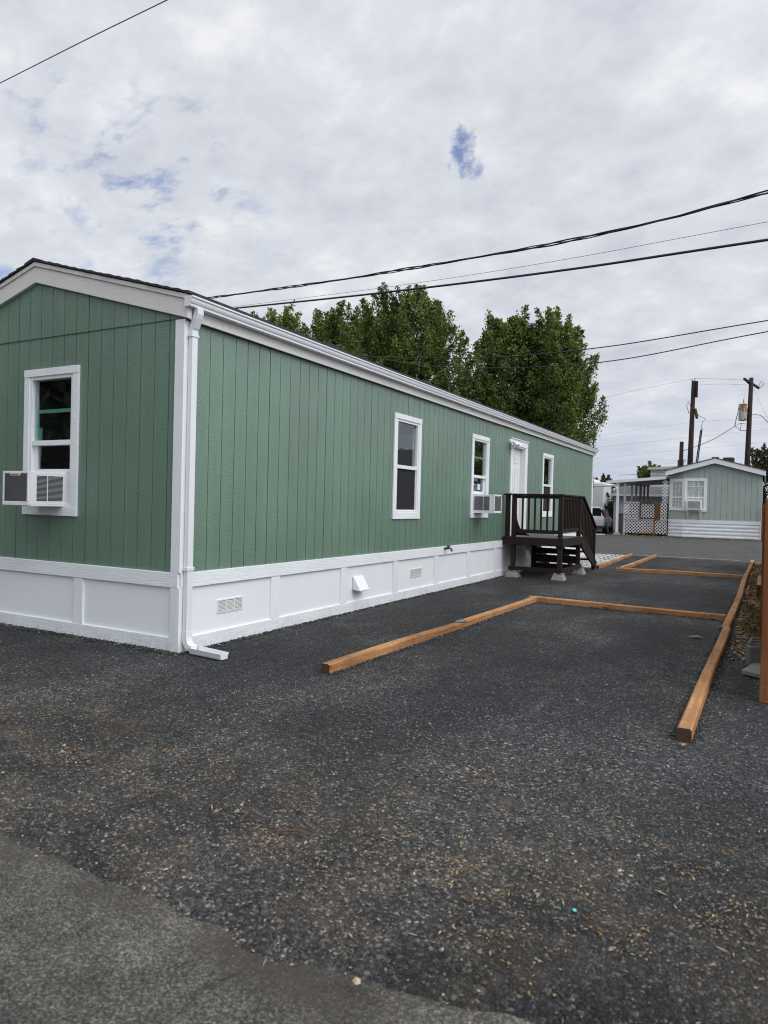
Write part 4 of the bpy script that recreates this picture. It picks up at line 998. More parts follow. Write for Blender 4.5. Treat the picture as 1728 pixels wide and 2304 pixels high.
st = thing('wooden_rack', 'thin brown wooden rack standing before the lower lattice', 'rack', (-1.1, NY - .3, 0))
m = MB(); m.box(-.82, -.74, NY - .32, NY - .24, -.05, .97); m.build('post', M['fence_wood'], st)
m = MB(); m.box(-1.85, -.82, NY - .31, NY - .25, .10, .17); m.build('rail', M['fence_wood'], st)
m = MB(); m.box(-1.85, -1.79, NY - .31, NY - .25, -.05, .10); m.build('leg', M['fence_wood'], st)
bn = thing('storage_bin', 'dark grey bin standing between carport post and lattice', 'bin', (-2.75, NY + .5, 0))
m = MB(); m.hexa([(-2.92, NY + .35, -.05), (-2.50, NY + .35, -.05), (-2.50, NY + .9, -.05), (-2.92, NY + .9, -.05), (-2.98, NY + .28, 1.22), (-2.46, NY + .28, 1.22), (-2.46, NY + .95, 1.22), (-2.98, NY + .95, 1.22)]); m.build('body', M['bin'], bn, .02)
m = MB(); m.box(-3.0, -2.44, NY + .25, NY + .97, 1.221, 1.30); m.build('lid', M['bin'], bn, .02)
# litter and dirt edge at the foot of lattice, and a board on the far kerb
P = scatter_pts(3600, lambda P, g: g.uniform(0, 1, len(P)) < .8, 41, -3.4, 4.9, 38.75, 39.55)
tag(flakes('roadside_leaves', P, lambda g, n: g.uniform(.03, .10, n), lambda g, n: g.uniform(.02, .05, n), M['litter'], 12, lambda x, y: x * 0 - .03, .6), 'brown leaves and chips at the far edge of the street', 'dead leaves', kind='stuff')
m = MB(); m.beam((-5.6, 35.3, -.018), (-3.5, 38.2, -.018), .35, .06); tag(m.build('pale_board', M['tan_stone']), 'pale plank lying at the street edge before the parked car', 'plank')
# far fence beside neighbour
ff = thing('board_fence', 'brown board fence beside the pale sage house', 'fence', (5.2, 41, 0))
m = MB(); m.box(4.88, 5.35, NY - .6, NY - .55, 0, 2.0); m.build('fence_boards', M['brown_board'], ff)
m = MB(); m.box(4.86, 4.94, NY - .55, NY - .47, 0, 2.05); m.build('post', M['brown_board'], ff)

# ------------------------------------------------------------------ parked car (rear three-quarter)
car = thing('parked_car', 'silver white estate SUV parked nose away under the carport', 'car', (0, 0, 0))
def loft(stations):
    m = MB(); vs = []; n = 0
    for y, ring in stations:
        full = [(x, y, z) for x, z in ring] + [(-x, y, z) for x, z in reversed(ring)]
        n = len(full); vs += full
    fs = []
    for i in range(len(stations) - 1):
        for k in range(n): fs.append((i * n + k, i * n + (k + 1) % n, (i + 1) * n + (k + 1) % n, (i + 1) * n + k))
    fs += [tuple(range(n))[::-1], tuple(range((len(stations) - 1) * n, len(stations) * n))]
    m.add(vs, fs); return m
def ring(zb, zs, zbelt, ztop, w, wt):
    return [(w * .80, zb), (w * .97, zb + .10), (w, zs), (w * .985, zbelt - .08), (w * .94, zbelt), (wt + (w * .94 - wt) * .35, zbelt + (ztop - zbelt) * .65), (wt, ztop - .05), (wt * .8, ztop)]
body = loft([(0, ring(.48, .62, .80, .84, .80, .72)), (.05, ring(.36, .60, .96, 1.02, .90, .76)), (.20, ring(.30, .60, 1.03, 1.12, .94, .78)),
             (.36, ring(.30, .60, 1.04, 1.40, .945, .70)), (.55, ring(.28, .60, 1.04, 1.64, .945, .64)), (.8, ring(.26, .60, 1.03, 1.69, .945, .64)),
             (2.3, ring(.22, .60, .99, 1.70, .945, .62)), (2.75, ring(.22, .60, .98, 1.55, .945, .60)), (3.35, ring(.22, .60, .97, 1.10, .94, .70)),
             (4.2, ring(.22, .58, .88, .97, .92, .66)), (4.55, ring(.28, .55, .76, .82, .86, .6)), (4.64, ring(.40, .52, .66, .70, .76, .5))])
b = body.build('body', M['car_paint'], car, smooth=True, raw=True); ss = b.modifiers.new('round', 'SUBSURF'); ss.levels = ss.render_levels = 2
m = MB(); m.hexa([(-.70, .13, 1.10), (.70, .13, 1.10), (.70, .30, 1.10), (-.70, .30, 1.10), (-.60, .41, 1.57), (.60, .41, 1.57), (.60, .56, 1.57), (-.60, .56, 1.57)]); m.build('rear_window', M['car_glass'], car, .02, raw=True)
m = MB(); m.hexa([(-.58, .38, 1.60), (.58, .38, 1.60), (.58, .75, 1.68), (-.58, .75, 1.68), (-.58, .36, 1.625), (.58, .36, 1.625), (.58, .75, 1.70), (-.58, .75, 1.70)]); m.build('spoiler', M['car_paint'], car, .01, raw=True)
for sx in (1, -1):
    m = MB()
    pts = [(.66, .33, 1.50), (.70, .50, 1.52), (.83, .42, 1.22), (.95, .30, 1.02), (.93, .12, .90), (.72, .04, .90), (.72, .10, 1.00), (.80, .22, 1.10)]
    q = [Vector((sx * x, y, z)) for x, y, z in pts]; cen = sum(q, Vector()) / len(q); inner = [cen + (p - cen) * .8 + Vector((-sx * .12, .12, 0)) for p in q]
    n = len(q); m.add([p + Vector((sx * .012, -.012, 0)) for p in q] + inner, [tuple(range(n))] + [(i, (i + 1) % n, (i + 1) % n + n, i + n) for i in range(n)])
    m.build('tail_lamp', M['tail'], car, raw=True)
    m = MB(); m.hexa([(sx * .895, .75, 1.10), (sx * .87, 2.7, 1.07), (sx * .84, 2.7, 1.07), (sx * .865, .75, 1.10), (sx * .76, .85, 1.50), (sx * .74, 2.45, 1.52), (sx * .70, 2.45, 1.52), (sx * .72, .85, 1.50)]); m.build('side_window', M['car_glass'], car, raw=True)
    m = MB(); m.box(min(sx * .93, sx * 1.10), max(sx * .93, sx * 1.10), 2.72, 2.86, 1.02, 1.16); m.build('side_mirror', M['car_black'], car, .03, raw=True)
    for y in (.92, 3.72):
        m = MB(); m.tube([(sx * .72, y, .35), (sx * .96, y, .35)], .35, 24); w = m.build('wheel', M['tyre'], car, .02, raw=True)
        m = MB(); m.tube([(sx * .955, y, .35), (sx * .968, y, .35)], .23, 20)
        for k in range(5):
            a = k * 1.2566; m.beam((sx * .972, y, .35), (sx * .972, y + .2 * math.cos(a), .35 + .2 * math.sin(a)), .04, .02, up=(1, 0, 0))
        m.build('rim', M['rim'], w, raw=True)
m = MB(); m.box(-.78, .78, -.02, .25, .30, .47); m.box(-.5, .5, -.035, .02, .40, .46); m.build('bumper', M['car_black'], car, .03, raw=True)
m = MB(); m.box(-.26, .26, -.005, .05, .80, .93); m.build('licence_plate', M['plate'], car, .005, raw=True)
car.location = (-4.98, 41.3, -.02); car.rotation_euler = (0, 0, R(3))

# ------------------------------------------------------------------ sheds and houses behind
sh = thing('garden_shed', 'low white shed with dark shingled roof behind the carport', 'shed', (-3, 52, 0))
m = MB(); m.box(-5.1, 1.5, 50, 55, -.05, 2.62); m.build('wall', M['far_white'], sh)
m = MB(); m.hexa([(-5.35, 49.7, 2.63), (1.7, 49.7, 2.63), (1.7, 55.3, 2.63), (-5.35, 55.3, 2.63), (-4.9, 51.6, 3.35), (1.7, 51.6, 3.35), (1.7, 53.4, 3.35), (-4.9, 53.4, 3.35)]); m.build('roof', M['far_roof'], sh)
m = MB(); m.box(-5.36, 1.7, 49.66, 49.698, 2.56, 2.72); m.build('fascia', M['n_white'], sh)
h1 = thing('white_house', 'small white house with two little windows and reddish roof behind the car', 'house', (-9, 61, 0))
m = MB(); m.box(-12, -7.85, 60, 66, -.05, 3.0); m.build('wall', M['far_white'], h1)
m = MB(); m.hexa([(-12.2, 59.7, 3.0), (-7.6, 59.7, 3.0), (-7.6, 66.2, 3.0), (-12.2, 66.2, 3.0), (-12.2, 62, 3.55), (-8.2, 62, 3.55), (-8.2, 64, 3.55), (-12.2, 64, 3.55)]); m.build('roof', M['far_pink'], h1)
for z in (1.45, 2.15):
    m = MB(); m.box(-8.62, -8.36, 59.96, 59.995, z, z + .55); m.build('window', M['car_glass'], h1)
h2 = thing('grey_outbuilding', 'weathered grey outbuilding behind bushes near the parked car', 'outbuilding', (-6.4, 63, 0))
m = MB(); m.box(-7.75, -4.6, 62, 66, -.05, 3.1); m.build('wall', M['far_grey'], h2)
m = MB(); m.hexa([(-7.9, 61.8, 3.1), (-4.4, 61.8, 3.1), (-4.4, 66.2, 3.1), (-7.9, 66.2, 3.1), (-7.9, 61.8, 3.25), (-4.4, 61.8, 3.25), (-4.4, 66.2, 3.5), (-7.9, 66.2, 3.5)]); m.build('roof', M['far_roof'], h2)
h3 = thing('tall_white_house', 'tall white sided house rising behind the sage house roof', 'house', (-1.5, 63, 0))
m = MB(); T3 = lambda u, n, z: (u, 60 - n, z)
m.add([(-3.9, 60, -.05), (3.0, 60, -.05), (3.0, 60, 5.1), (-3.9, 60, 5.1)], [(0, 1, 2, 3)])
m.add([(-3.9, 60, -.05), (-3.9, 67, -.05), (-3.9, 67, 5.1), (-3.9, 60, 5.1)], [(0, 1, 2, 3)])
for k in range(20): m.box(-3.92, 3.0, 59.95, 59.995, .1 + .25 * k, .1 + .25 * k + .02)
m.build('wall', M['far_white'], h3)
m = MB(); m.hexa([(-4.1, 59.7, 5.1), (3.2, 59.7, 5.1), (3.2, 67, 5.3), (-4.1, 67, 5.3), (-4.1, 59.7, 5.28), (3.2, 59.7, 5.6), (3.2, 67, 5.7), (-4.1, 67, 5.4)]); m.build('roof', M['carport_roof'], h3)
m = MB(); m.box(-1.6, -1.3, 61, 61.3, 5.2, 5.95); m.box(-1.7, -1.2, 60.9, 61.4, 5.95, 6.02); m.build('chimney', M['far_grey'], h3)
h4 = thing('travel_trailer', 'white trailer roof seen beyond the green home corner', 'trailer', (-9, 53, 0))
m = MB(); m.box(-16, -6.6, 54, 57, .5, 3.75); m.build('body', M['far_white'], h4, .15)
m = MB(); m.box(-15.8, -7.5, 54.2, 56.8, 3.75, 4.0); m.build('roof', M['n_white'], h4, .08)
for x in (-14, -12.5): 
    m = MB(); m.tube([(x, 54.1, .35), (x, 54.4, .35)], .38, 16); m.build('wheel', M['tyre'], h4)
m = MB(); m.box(-16.1, -6.5, 53.98, 54.0, 1.2, 1.35); m.build('trim_band', M['far_grey'], h4)
# street lamp behind the house end
sl = thing('street_lamp', 'thin dark street lamp rising behind the far roof end of the green home', 'street lamp', (-5.6, 50, 0))
m = MB(); m.tube([(-6.72, 50, 0), (-6.72, 50, 7.2)], [.07, .05], 8); m.build('pole', M['black_metal'], sl)
m = MB(); m.box(-7.16, -6.67, 49.9, 50.1, 7.2, 7.28); m.build('lamp_head', M['black_metal'], sl)

# ------------------------------------------------------------------ utility poles
p1 = thing('utility_pole', 'tall dark utility pole leaning slightly, with a conduit pair on its right', 'utility pole', (-.36, 55, 0), 'wooden utility poles')
m = MB(); m.tube([(-.40, 55, -.1), (-.29, 55, 5.2), (-.20, 55, 11.8)], [.25, .21, .15], 12); m.build('pole', M['pole'], p1, smooth=True)
m = MB(); m.box(-.05, .12, 54.8, 55.1, 10.5, 11.75); m.build('bracket', M['pole'], p1)
m = MB(); m.tube([(-.02, 54.9, 9.6), (.1, 54.9, 9.0), (.12, 54.9, 8.8)], [.1, .12, .08], 8); m.build('switch', M['weathered_stick'], p1)
for dx in (-.12, .08): m = MB(); m.tube([(-.20 + dx, 55, 11.8), (-.20 + dx, 55, 12.0)], [.045, .03], 8); m.build('insulator', M['far_grey'], p1)
for a, b in (((.02, 54.85, 3.0), (.42, 54.85, 7.9)), ((.12, 54.85, 3.0), (.52, 54.85, 8.0))): m = MB(); m.tube([a, ((a[0] + b[0]) / 2 - .05, 54.85, 5.4), b], .045, 6); m.build('conduit', M['pole'], p1)
m = MB(); m.tube([(.45, 54.85, 8.0), (.52, 54.85, 8.5), (.75, 54.85, 8.75), (.3, 54.9, 9.0), (-.1, 54.9, 9.4)], .02, 5); m.tube([(-.25, 54.8, 9.6), (-.55, 54.8, 10.2), (-.65, 54.8, 9.9), (-.45, 54.8, 9.2)], .02, 5); m.build('lead_wire', M['wire'], p1)
p2 = thing('utility_pole', 'utility pole carrying a rusty transformer, with a crossarm on top', 'utility pole', (3.6, 53.5, 0), 'wooden utility poles')
m = MB(); m.tube([(3.62, 54.8, -.1), (3.72, 54.8, 5.2), (3.83, 54.8, 11.75)], [.24, .20, .15], 12); m.build('pole', M['pole'], p2, smooth=True)
m = MB(); m.beam((3.35, 54.1, 11.6), (4.35, 55.5, 11.05), .12, .16, lift=False); m.build('crossarm', M['pole'], p2)
m = MB(); m.beam((3.32, 54.6, 11.7), (3.8, 54.7, 11.2), .10, .12, lift=False); m.build('crossarm_brace', M['pole'], p2)
m = MB(); m.tube([(4.3, 55, 11.1), (4.5, 55, 11.5), (4.7, 55, 11.3), (4.45, 55, 11.0)], .025, 6); m.build('insulator', M['far_grey'], p2)
m = MB(); m.tube([(3.33, 54.5, 8.50), (3.33, 54.5, 8.54), (3.33, 54.5, 9.65), (3.33, 54.5, 9.72), (3.33, 54.5, 9.78)], [.26, .29, .29, .31, .18], 18); tk = m.build('transformer', M['xfmr'], p2)
m = MB(); m.tube([(3.36, 54.5, 9.75), (3.36, 54.5, 10.1)], [.06, .04], 8); m.tube([(3.36, 54.5, 10.05), (3.40, 54.5, 10.35), (3.45, 54.5, 10.4)], .015, 5); m.build('bushing', M['far_grey'], tk)
m = MB(); m.box(3.5, 3.75, 54.4, 54.7, 8.9, 8.98); m.box(3.5, 3.75, 54.4, 54.7, 9.3, 9.38); m.build('bracket', M['pole'], tk)
m = MB(); m.tube([(3.05, 54.5, 9.6), (2.95, 54.4, 8.8), (2.80, 54.4, 8.1), (3.2, 54.5, 8.3), (3.55, 54.6, 8.25)], .02, 5); m.tube([(2.85, 54.4, 8.1), (3.2, 54.5, 7.75), (3.6, 54.6, 7.75)], .02, 5); m.tube([(3.0, 54.4, 9.2), (2.85, 54.4, 8.4), (2.9, 54.4, 8.0)], .018, 5)
m.tube([(3.2, 54.5, 7.75), (3.25, 54.5, 8.3)], .02, 5); m.build('lead_wire', M['wire'], p2)
p3 = thing('utility_pole', 'short cut off dark pole stub left of the tall leaning pole', 'utility pole', (-1, 55.2, 0), 'wooden utility poles')
m = MB(); m.tube([(-1.02, 55.2, -.1), (-.96, 55.2, 7.05)], [.19, .15], 10); m.build('pole', M['pole'], p3, smooth=True)
m = MB(); m.box(-1.2, -1.05, 54.95, 55.1, 4.5, 5.6); m.build('meter_box', M['weathered_stick'], p3)

# ------------------------------------------------------------------ wires
def catmull(pts, n=10):
    pts = [Vector(p) for p in pts]; pts = [pts[0] * 2 - pts[1]] + pts + [pts[-1] * 2 - pts[-2]]; out = []
    for i in range(1, len(pts) - 2):
        a, b, c, d = pts[i - 1:i + 3]
        for k in range(n):
            t_ = k / n; out.append(.5 * ((2 * b) + (c - a) * t_ + (2 * a - 5 * b + 4 * c - d) * t_ ** 2 + (3 * b - a - 3 * c + d) * t_ ** 3))
    out.append(pts[-2]); return out
def extend(pts, a=0.0, b=0.0):
    pts = [Vector(p) for p in pts]
    if a: pts = [pts[0] + (pts[0] - pts[1]).normalized() * a] + pts
    if b: pts = pts + [pts[-1] + (pts[-1] - pts[-2]).normalized() * b]
    return pts
def wire(pts, r, label, mat='wire', ea=0, eb=0, twist=0):
    c = catmull(extend(pts, ea, eb), 14); m = MB()
    if twist:
        L = 0; tot = []
        for i, p in enumerate(c):
            if i: L += (p - c[i - 1]).length
            tot.append(L)
        fine = []; step = .05; j = 0; s = 0
        while s < L:
            while tot[j + 1] < s: j += 1
            f = (s - tot[j]) / max(1e-6, tot[j + 1] - tot[j]); fine.append(c[j].lerp(c[j + 1], f)); s += step
        for ph in range(3):
            q = []
            for i, p in enumerate(fine):
                d = (fine[min(i + 1, len(fine) - 1)] - fine[max(i - 1, 0)]).normalized(); sd = d.cross(Vector((0, 0, 1))).normalized(); up = sd.cross(d)
                wob = 1.0 + .5 * math.sin(i * step * 1.7)
                a = i * step * 2 * math.pi / twist + ph * 2.094
                q.append(p + (sd * math.cos(a) + up * math.sin(a)) * r * .95 * wob)
            m.tube(q, r * (.75 if ph else .55), 6)
    else: m.tube(c, r, 6)
    return tag(m.build('power_line', M[mat], None, smooth=True), label, 'power line', 'overhead wires')
wire([(-9.27, 10.01, 7.23), (-4.25, 8.73, 6.69), (-1.48, 8.02, 6.43), (1.65, 7.21, 6.17), (3.53, 6.71, 6.09), (4.93, 6.33, 6.09)], .017, 'thick twisted black cable, uppermost of the bundle crossing above the trees', ea=8, eb=9, twist=2.3)
wire([(-8.56, 10.39, 6.97), (-3.2, 9.24, 6.43), (1.37, 8.25, 6.03), (4.94, 7.47, 5.8)], .022, 'thick smooth black cable just above the tree tops', ea=8, eb=9)
wire([(-9.89, 11.95, 7.57), (-3.12, 10.44, 6.96), (1.03, 9.5, 6.67), (4.92, 8.61, 6.5)], .005, 'thin grey wire between the two thick black cables', 'wire_grey', 8, 9)
wire([(-11.07, 20.42, 7.82), (-5.11, 20.28, 7.22), (-.37, 20.16, 7.18), (4.93, 20.02, 7.57)], .018, 'upper of two black wires crossing before the maple at mid height', ea=6, eb=9)
wire([(-10.57, 20.69, 7.89), (-6.32, 20.49, 7.0), (-.5, 20.26, 6.68), (4.94, 20.02, 7.22)], .017, 'lower of two black wires crossing before the maple at mid height', ea=6, eb=9)
wire([(-8.65, 3.55, 9.73), (-5.56, 3.19, 9.5), (-3.46, 2.95, 9.33)], .010, 'lone thin wire high above the gable peak', 'wire_grey', 10, 10)
wire([(-11.71, 65.66, 11.72), (-6.61, 60.8, 12.04), (-.28, 55, 11.98)], .009, 'faint far wire from the leaning pole toward the maple', 'wire_grey', 25)
wire([(-.19, 55, 12.0), (1.84, 54.8, 11.78), (3.79, 54.74, 11.55)], .011, 'top wire joining the two tall utility poles', 'wire_grey')
wire([(-.18, 54.9, 11.45), (1.85, 54.75, 11.4), (3.75, 54.66, 11.17)], .009, 'lower wire joining the two tall utility poles', 'wire_grey')
wire([(-14.13, 87.1, 10.99), (-4.15, 92.56, 12.87), (3.11, 96.52, 13.76)], .010, 'faint far wire crossing behind the poles, topmost', 'wire_grey', 20, 40)
wire([(-15.84, 86.15, 9.23), (-4.1, 92.57, 10.99), (5.05, 97.56, 12.39)], .010, 'faint far wire crossing behind the poles, second from top', 'wire_grey', 20, 40)
wire([(-15.16, 92.23, 8.4), (-4.6, 97.99, 9.9), (5.06, 103.26, 11.2)], .010, 'faint far wire crossing behind the poles, third from top', 'wire_grey', 20, 40)
wire([(-15.09, 92.23, 7.2), (-4.52, 98.0, 8.2), (3.13, 102.17, 9.2)], .009, 'faint far wire crossing behind the poles, lowest', 'wire_grey', 20, 40)
wire([(2.86, 54.4, 8.1), (1.2, 54.49, 7.05), (-.96, 55.1, 6.25)], .022, 'sagging service cable from the transformer pole down to the pole stub')
wire([(3.85, 54.7, 8.95), (4.53, 50.06, 8.3), (5.02, 46.25, 7.37)], .022, 'service cable leaving the transformer pole to the right', eb=12)
wire([(3.98, 54.83, 10.98), (5.02, 46.25, 7.52)], .010, 'thin guy wire slanting right from the transformer pole', 'wire_grey', 0, 12)
wire([(-6.15, 57.21, 4.48), (-4.19, 56.17, 4.55), (-1.0, 55.1, 5.1)], .016, 'low cable from the pole stub toward the carport roof')

# ------------------------------------------------------------------ trees
def tree(name, label, base, ctr, rx, ry, z0, z1, ncl, per, leaf, mat, seed, trunk_r=.3, lob=.22, shoot=1.0, group=None, cat='tree', spread=.24):
    g = np.random.default_rng(seed); base = np.array(base, float); ctr = np.array(ctr, float)
    root = thing(name, label, cat, tuple(base), group)
    # crown envelope
    th = g.uniform(0, 2 * np.pi, ncl * 3); t = g.beta(1.25, 1.1, ncl * 3); rad = g.uniform(.12, 1, ncl * 3) ** .45
    prof = np.sin(np.pi * np.clip(.12 + .82 * t ** .84, 0, 1)) ** .64
    lobes = 1 + lob * np.sin(3 * th + seed) + lob * .7 * np.sin(5 * th + 2.1 * seed + 4 * t) + g.normal(0, .06, ncl * 3)
    rr = rad * prof * lobes
    C = np.stack([ctr[0] + rx * rr * np.cos(th), ctr[1] + ry * rr * np.sin(th), z0 + (z1 - z0) * t * (1 - .10 * np.abs(np.sin(2 * th + seed)) * (rad > .5))], 1)[:ncl]
    rad = rad[:ncl]; th = th[:ncl]; t = t[:ncl]
    out = np.stack([np.cos(th) * rad * .55, np.sin(th) * rad * .55, .95 + .5 * t], 1) + g.normal(0, .22, (ncl, 3)); out /= np.linalg.norm(out, axis=1)[:, None]
    L = shoot * g.uniform(.55, 1.35, ncl)
    k = np.repeat(np.arange(ncl), per); n = len(k)
    s = g.uniform(-.55, 1, n); wid = spread * shoot * (1.05 - .75 * np.clip(s, 0, 1)) 
    p = C[k] + out[k] * (s * L[k])[:, None] + g.normal(0, 1, (n, 3)) * wid[:, None] * np.array([1, 1, .75])
    a = g.normal(0, 1, (n, 3)); a[:, 2] -= .35; a /= np.linalg.norm(a, axis=1)[:, None]
    b = np.cross(a, g.normal(0, 1, (n, 3))); b /= np.linalg.norm(b, axis=1)[:, None]; c = np.cross(a, b)
    sz = leaf * g.uniform(.6, 1.3, n)
    V = np.stack([p - a * sz[:, None], p + b * (sz * .62)[:, None] + c * (sz * .15)[:, None], p + a * sz[:, None], p - b * (sz * .62)[:, None] + c * (sz * .15)[:, None]], 1)
    big_mesh('crown', V.reshape(-1, 3), 4, np.arange(n * 4), mat, root)
    # trunk and limbs
    m = MB(); zf = z0 + (z1 - z0) * .25
    top = Vector((ctr[0], ctr[1], z0 + (z1 - z0) * .7)); bs_ = Vector(base)
    fork = Vector((base[0] * .7 + ctr[0] * .3, base[1] * .7 + ctr[1] * .3, zf))
    m.tube([bs_ - Vector((0, 0, .1)), bs_.lerp(fork, .5) + Vector((.08, 0, 0)), fork, fork.lerp(top, .5) + Vector((.15, .1, 0)), top], [trunk_r * 1.25, trunk_r, trunk_r * .85, trunk_r * .45, trunk_r * .12], 9)
    for i in g.choice(ncl, min(26, ncl), replace=False):
        e = Vector(C[i]); st_ = bs_.lerp(fork, .75).lerp(top, max(0, min(.8, (t[i] - .25))))
        mid = st_.lerp(e, .5) + Vector((0, 0, .12 * (e - st_).length)) * (1 if e.z > st_.z else -.5)
        m.tube([st_, mid, e], [trunk_r * .32, trunk_r * .2, trunk_r * .05], 5)
    m.build('trunk', M['bark'], root, smooth=True)
    return root
MG = 'broad maples behind the green home'
tree('maple_tree', 'broad dark maple on the left behind the roof, under the black cables', (-21.2, 38.5, 0), (-21.9, 38.5), 5.4, 4.5, 4.5, 15.3, 520, 210, .088, M['leaf'], 3, .4, group=MG, shoot=.85)
tree('maple_tree', 'tallest maple in the middle, its top touching the black cables', (-16.5, 38, 0), (-16.7, 38), 4.3, 4.5, 4.0, 15.9, 520, 210, .088, M['leaf'], 8, .4, group=MG, shoot=.85)
tree('maple_tree', 'full maple on the right behind the roof end, with a cleft top', (-8.6, 38, 0), (-9.5, 38), 2.8, 3.2, 4.0, 13.5, 330, 210, .085, M['leaf'], 14, .35, group=MG, shoot=.8)
tree('maple_tree', 'slimmer maple at the right end of the trees, beside the far poles', (-6.0, 38.4, 0), (-6.7, 38.4), 2.4, 3.0, 4.4, 13.2, 310, 210, .085, M['leaf'], 5, .3, group=MG, shoot=.8)
tree('yellow_green_tree', 'airy yellow green tree at the left end behind the roof', (-28.3, 38, 0), (-28.4, 38), 3.4, 3.2, 7, 15.9, 170, 120, .115, M['leaf_yellow'], 21, .28, .3, 1.1)
tree('bright_bush', 'bright green bushy tree beside the tall white house', (-4.2, 62.5, 0), (-4.1, 62.5), 1.7, 1.6, 1.5, 5.7, 70, 120, .12, M['leaf_bright'], 31, .15, .1, .6)
tree('dark_tree', 'dark mottled tree behind the sage house at the right edge', (7.0, 61, 0), (6.6, 61), 3.6, 3.0, 1.5, 7.9, 170, 110, .11, M['leaf_dark'], 41, .25, .2, .7)
tree('russet_tree', 'russet and green tree left of the far street', (-11.5, 66, 0), (-11.2, 66), 3.6, 3, 1.5, 5.0, 90, 110, .12, M['leaf_russet'], 51, .2, .2, .6)
tree('small_sapling', 'small green sapling sprig at the corner of the green home', (-7.3, 50.3, 0), (-7.3, 50.3), .55, .5, 2.7, 4.1, 14, 60, .10, M['leaf_bright'], 61, .05, .2, .45)
tree('scrubby_shrub', 'scrubby olive shrub before the grey outbuilding', (-5.9, 55, 0), (-5.9, 55), .9, .8, .1, 2.4, 34, 90, .09, M['leaf_dark'], 71, .06, .2, .5, cat='shrub')
# beyond the frame: what the window panes mirror
hr = thing('white_mobile_home', 'white mobile home beyond the fence, mirrored in the long wall windows', 'mobile home', (12, 30, 0))
m = MB(); m.box(9.6, 14, 22, 28.5, 0, 3.1); m.build('wall', M['far_white'], hr)
m = MB(); m.prism([(9.3, 21.7, 3.1), (11.8, 21.7, 4.4), (14.3, 21.7, 3.1)], (0, 7.1, 0)); m.build('roof', M['far_roof'], hr)
tree('dark_tree', 'dark tree past the sage house, mirrored in the farthest window', (13.5, 52, 0), (13.5, 52), 4.5, 4, 1.5, 10, 150, 80, .2, M['leaf'], 91, .3)
for k, (x, y, h_) in enumerate(((-15, -9.5, 10), (-22, -16, 12), (-9, -17, 11), (-24, -7, 9))):  # unseen trees, added to darken the gable wall and its window
    tree('dark_tree', ['nearest', 'tallest', 'rightmost', 'leftmost'][k] + ' unseen dark tree added across the near road, mirrored in and darkening the gable', (x, y, 0), (x, y), 4.6, 4.2, .6, h_, 170, 80, .22, M['leaf_dark'], 81 + k, .3)
# ------------------------------------------------------------------ sky, sun
SUN_EL, SUN_AZ = R(48), R(100)        # azimuth clockwise from +Y
sv = Vector((math.sin(SUN_AZ) * math.cos(SUN_EL), math.cos(SUN_AZ) * math.cos(SUN_EL), math.sin(SUN_EL)))
w = bpy.data.worlds.new('World'); scene.world = w; w.use_nodes = True; nt = w.node_tree
bg = nt.nodes['Background']; bg.inputs['Strength'].default_value = .1
sky = nd(nt, 'ShaderNodeTexSky', sky_type='NISHITA', sun_disc=False, sun_elevation=SUN_EL, sun_rotation=SUN_AZ)
tc = nd(nt, 'ShaderNodeTexCoord'); dirv = tc.outputs['Generated']
sx = nd(nt, 'ShaderNodeSeparateXYZ'); lk(nt, dirv, sx.inputs[0])
zc = math_(nt, 'ADD', math_(nt, 'MAXIMUM', sx.outputs['Z'], 0.0), .30)
dv = nd(nt, 'ShaderNodeCombineXYZ'); lk(nt, math_(nt, 'DIVIDE', sx.outputs['X'], zc), dv.inputs[0]); lk(nt, math_(nt, 'DIVIDE', sx.outputs['Y'], zc), dv.inputs[1])
mp = nd(nt, 'ShaderNodeMapping', {'Rotation': (0, 0, R(25)), 'Scale': (1.7, 1.95, 1)}); lk(nt, dv.outputs[0], mp.inputs['Vector'])
c1 = noise(nt, mp.outputs[0], 1.8, 8, .58, .1); c2 = noise(nt, mp.outputs[0], 5.2, 8, .6, .15)
cf = math_(nt, 'ADD', math_(nt, 'MULTIPLY', c1.outputs['Fac'], .55), math_(nt, 'MULTIPLY', c2.outputs['Fac'], .45))
CL = 10.0
cc = ramp(nt, cf, [(.36, (.57, .60, .68)), (.46, (.66, .69, .755)), (.54, (.73, .755, .81)), (.63, (.87, .88, .905))])
hz = nd(nt, 'ShaderNodeMapRange', {'From Min': .22, 'From Max': .01, 'To Min': 0, 'To Max': 1}); lk(nt, sx.outputs['Z'], hz.inputs['Value'])
mh = nd(nt, 'ShaderNodeMapping', {'Scale': (2.2, 2.2, 16)}); lk(nt, dirv, mh.inputs['Vector'])
hn = noise(nt, mh.outputs[0], 2.2, 5, .55, .3)
hc = ramp(nt, hn.outputs['Fac'], [(.36, (.47, .535, .68)), (.52, (.60, .65, .76)), (.66, (.72, .755, .83))])
cc = mixc(nt, math_(nt, 'MULTIPLY', hz.outputs[0], .85), cc, hc)
# brighter cloud round the hidden sun, behind the camera
dp = nd(nt, 'ShaderNodeVectorMath', operation='DOT_PRODUCT'); lk(nt, dirv, dp.inputs[0]); dp.inputs[1].default_value = sv
gl = nd(nt, 'ShaderNodeMapRange', {'From Min': .15, 'From Max': 1.0, 'To Min': 1.0, 'To Max': 2.3}, interpolation_type='SMOOTHSTEP'); lk(nt, dp.outputs['Value'], gl.inputs['Value'])
cs = nd(nt, 'ShaderNodeVectorMath', operation='SCALE'); lk(nt, cc, cs.inputs[0]); lk(nt, math_(nt, 'MULTIPLY', gl.outputs[0], CL), cs.inputs['Scale'])
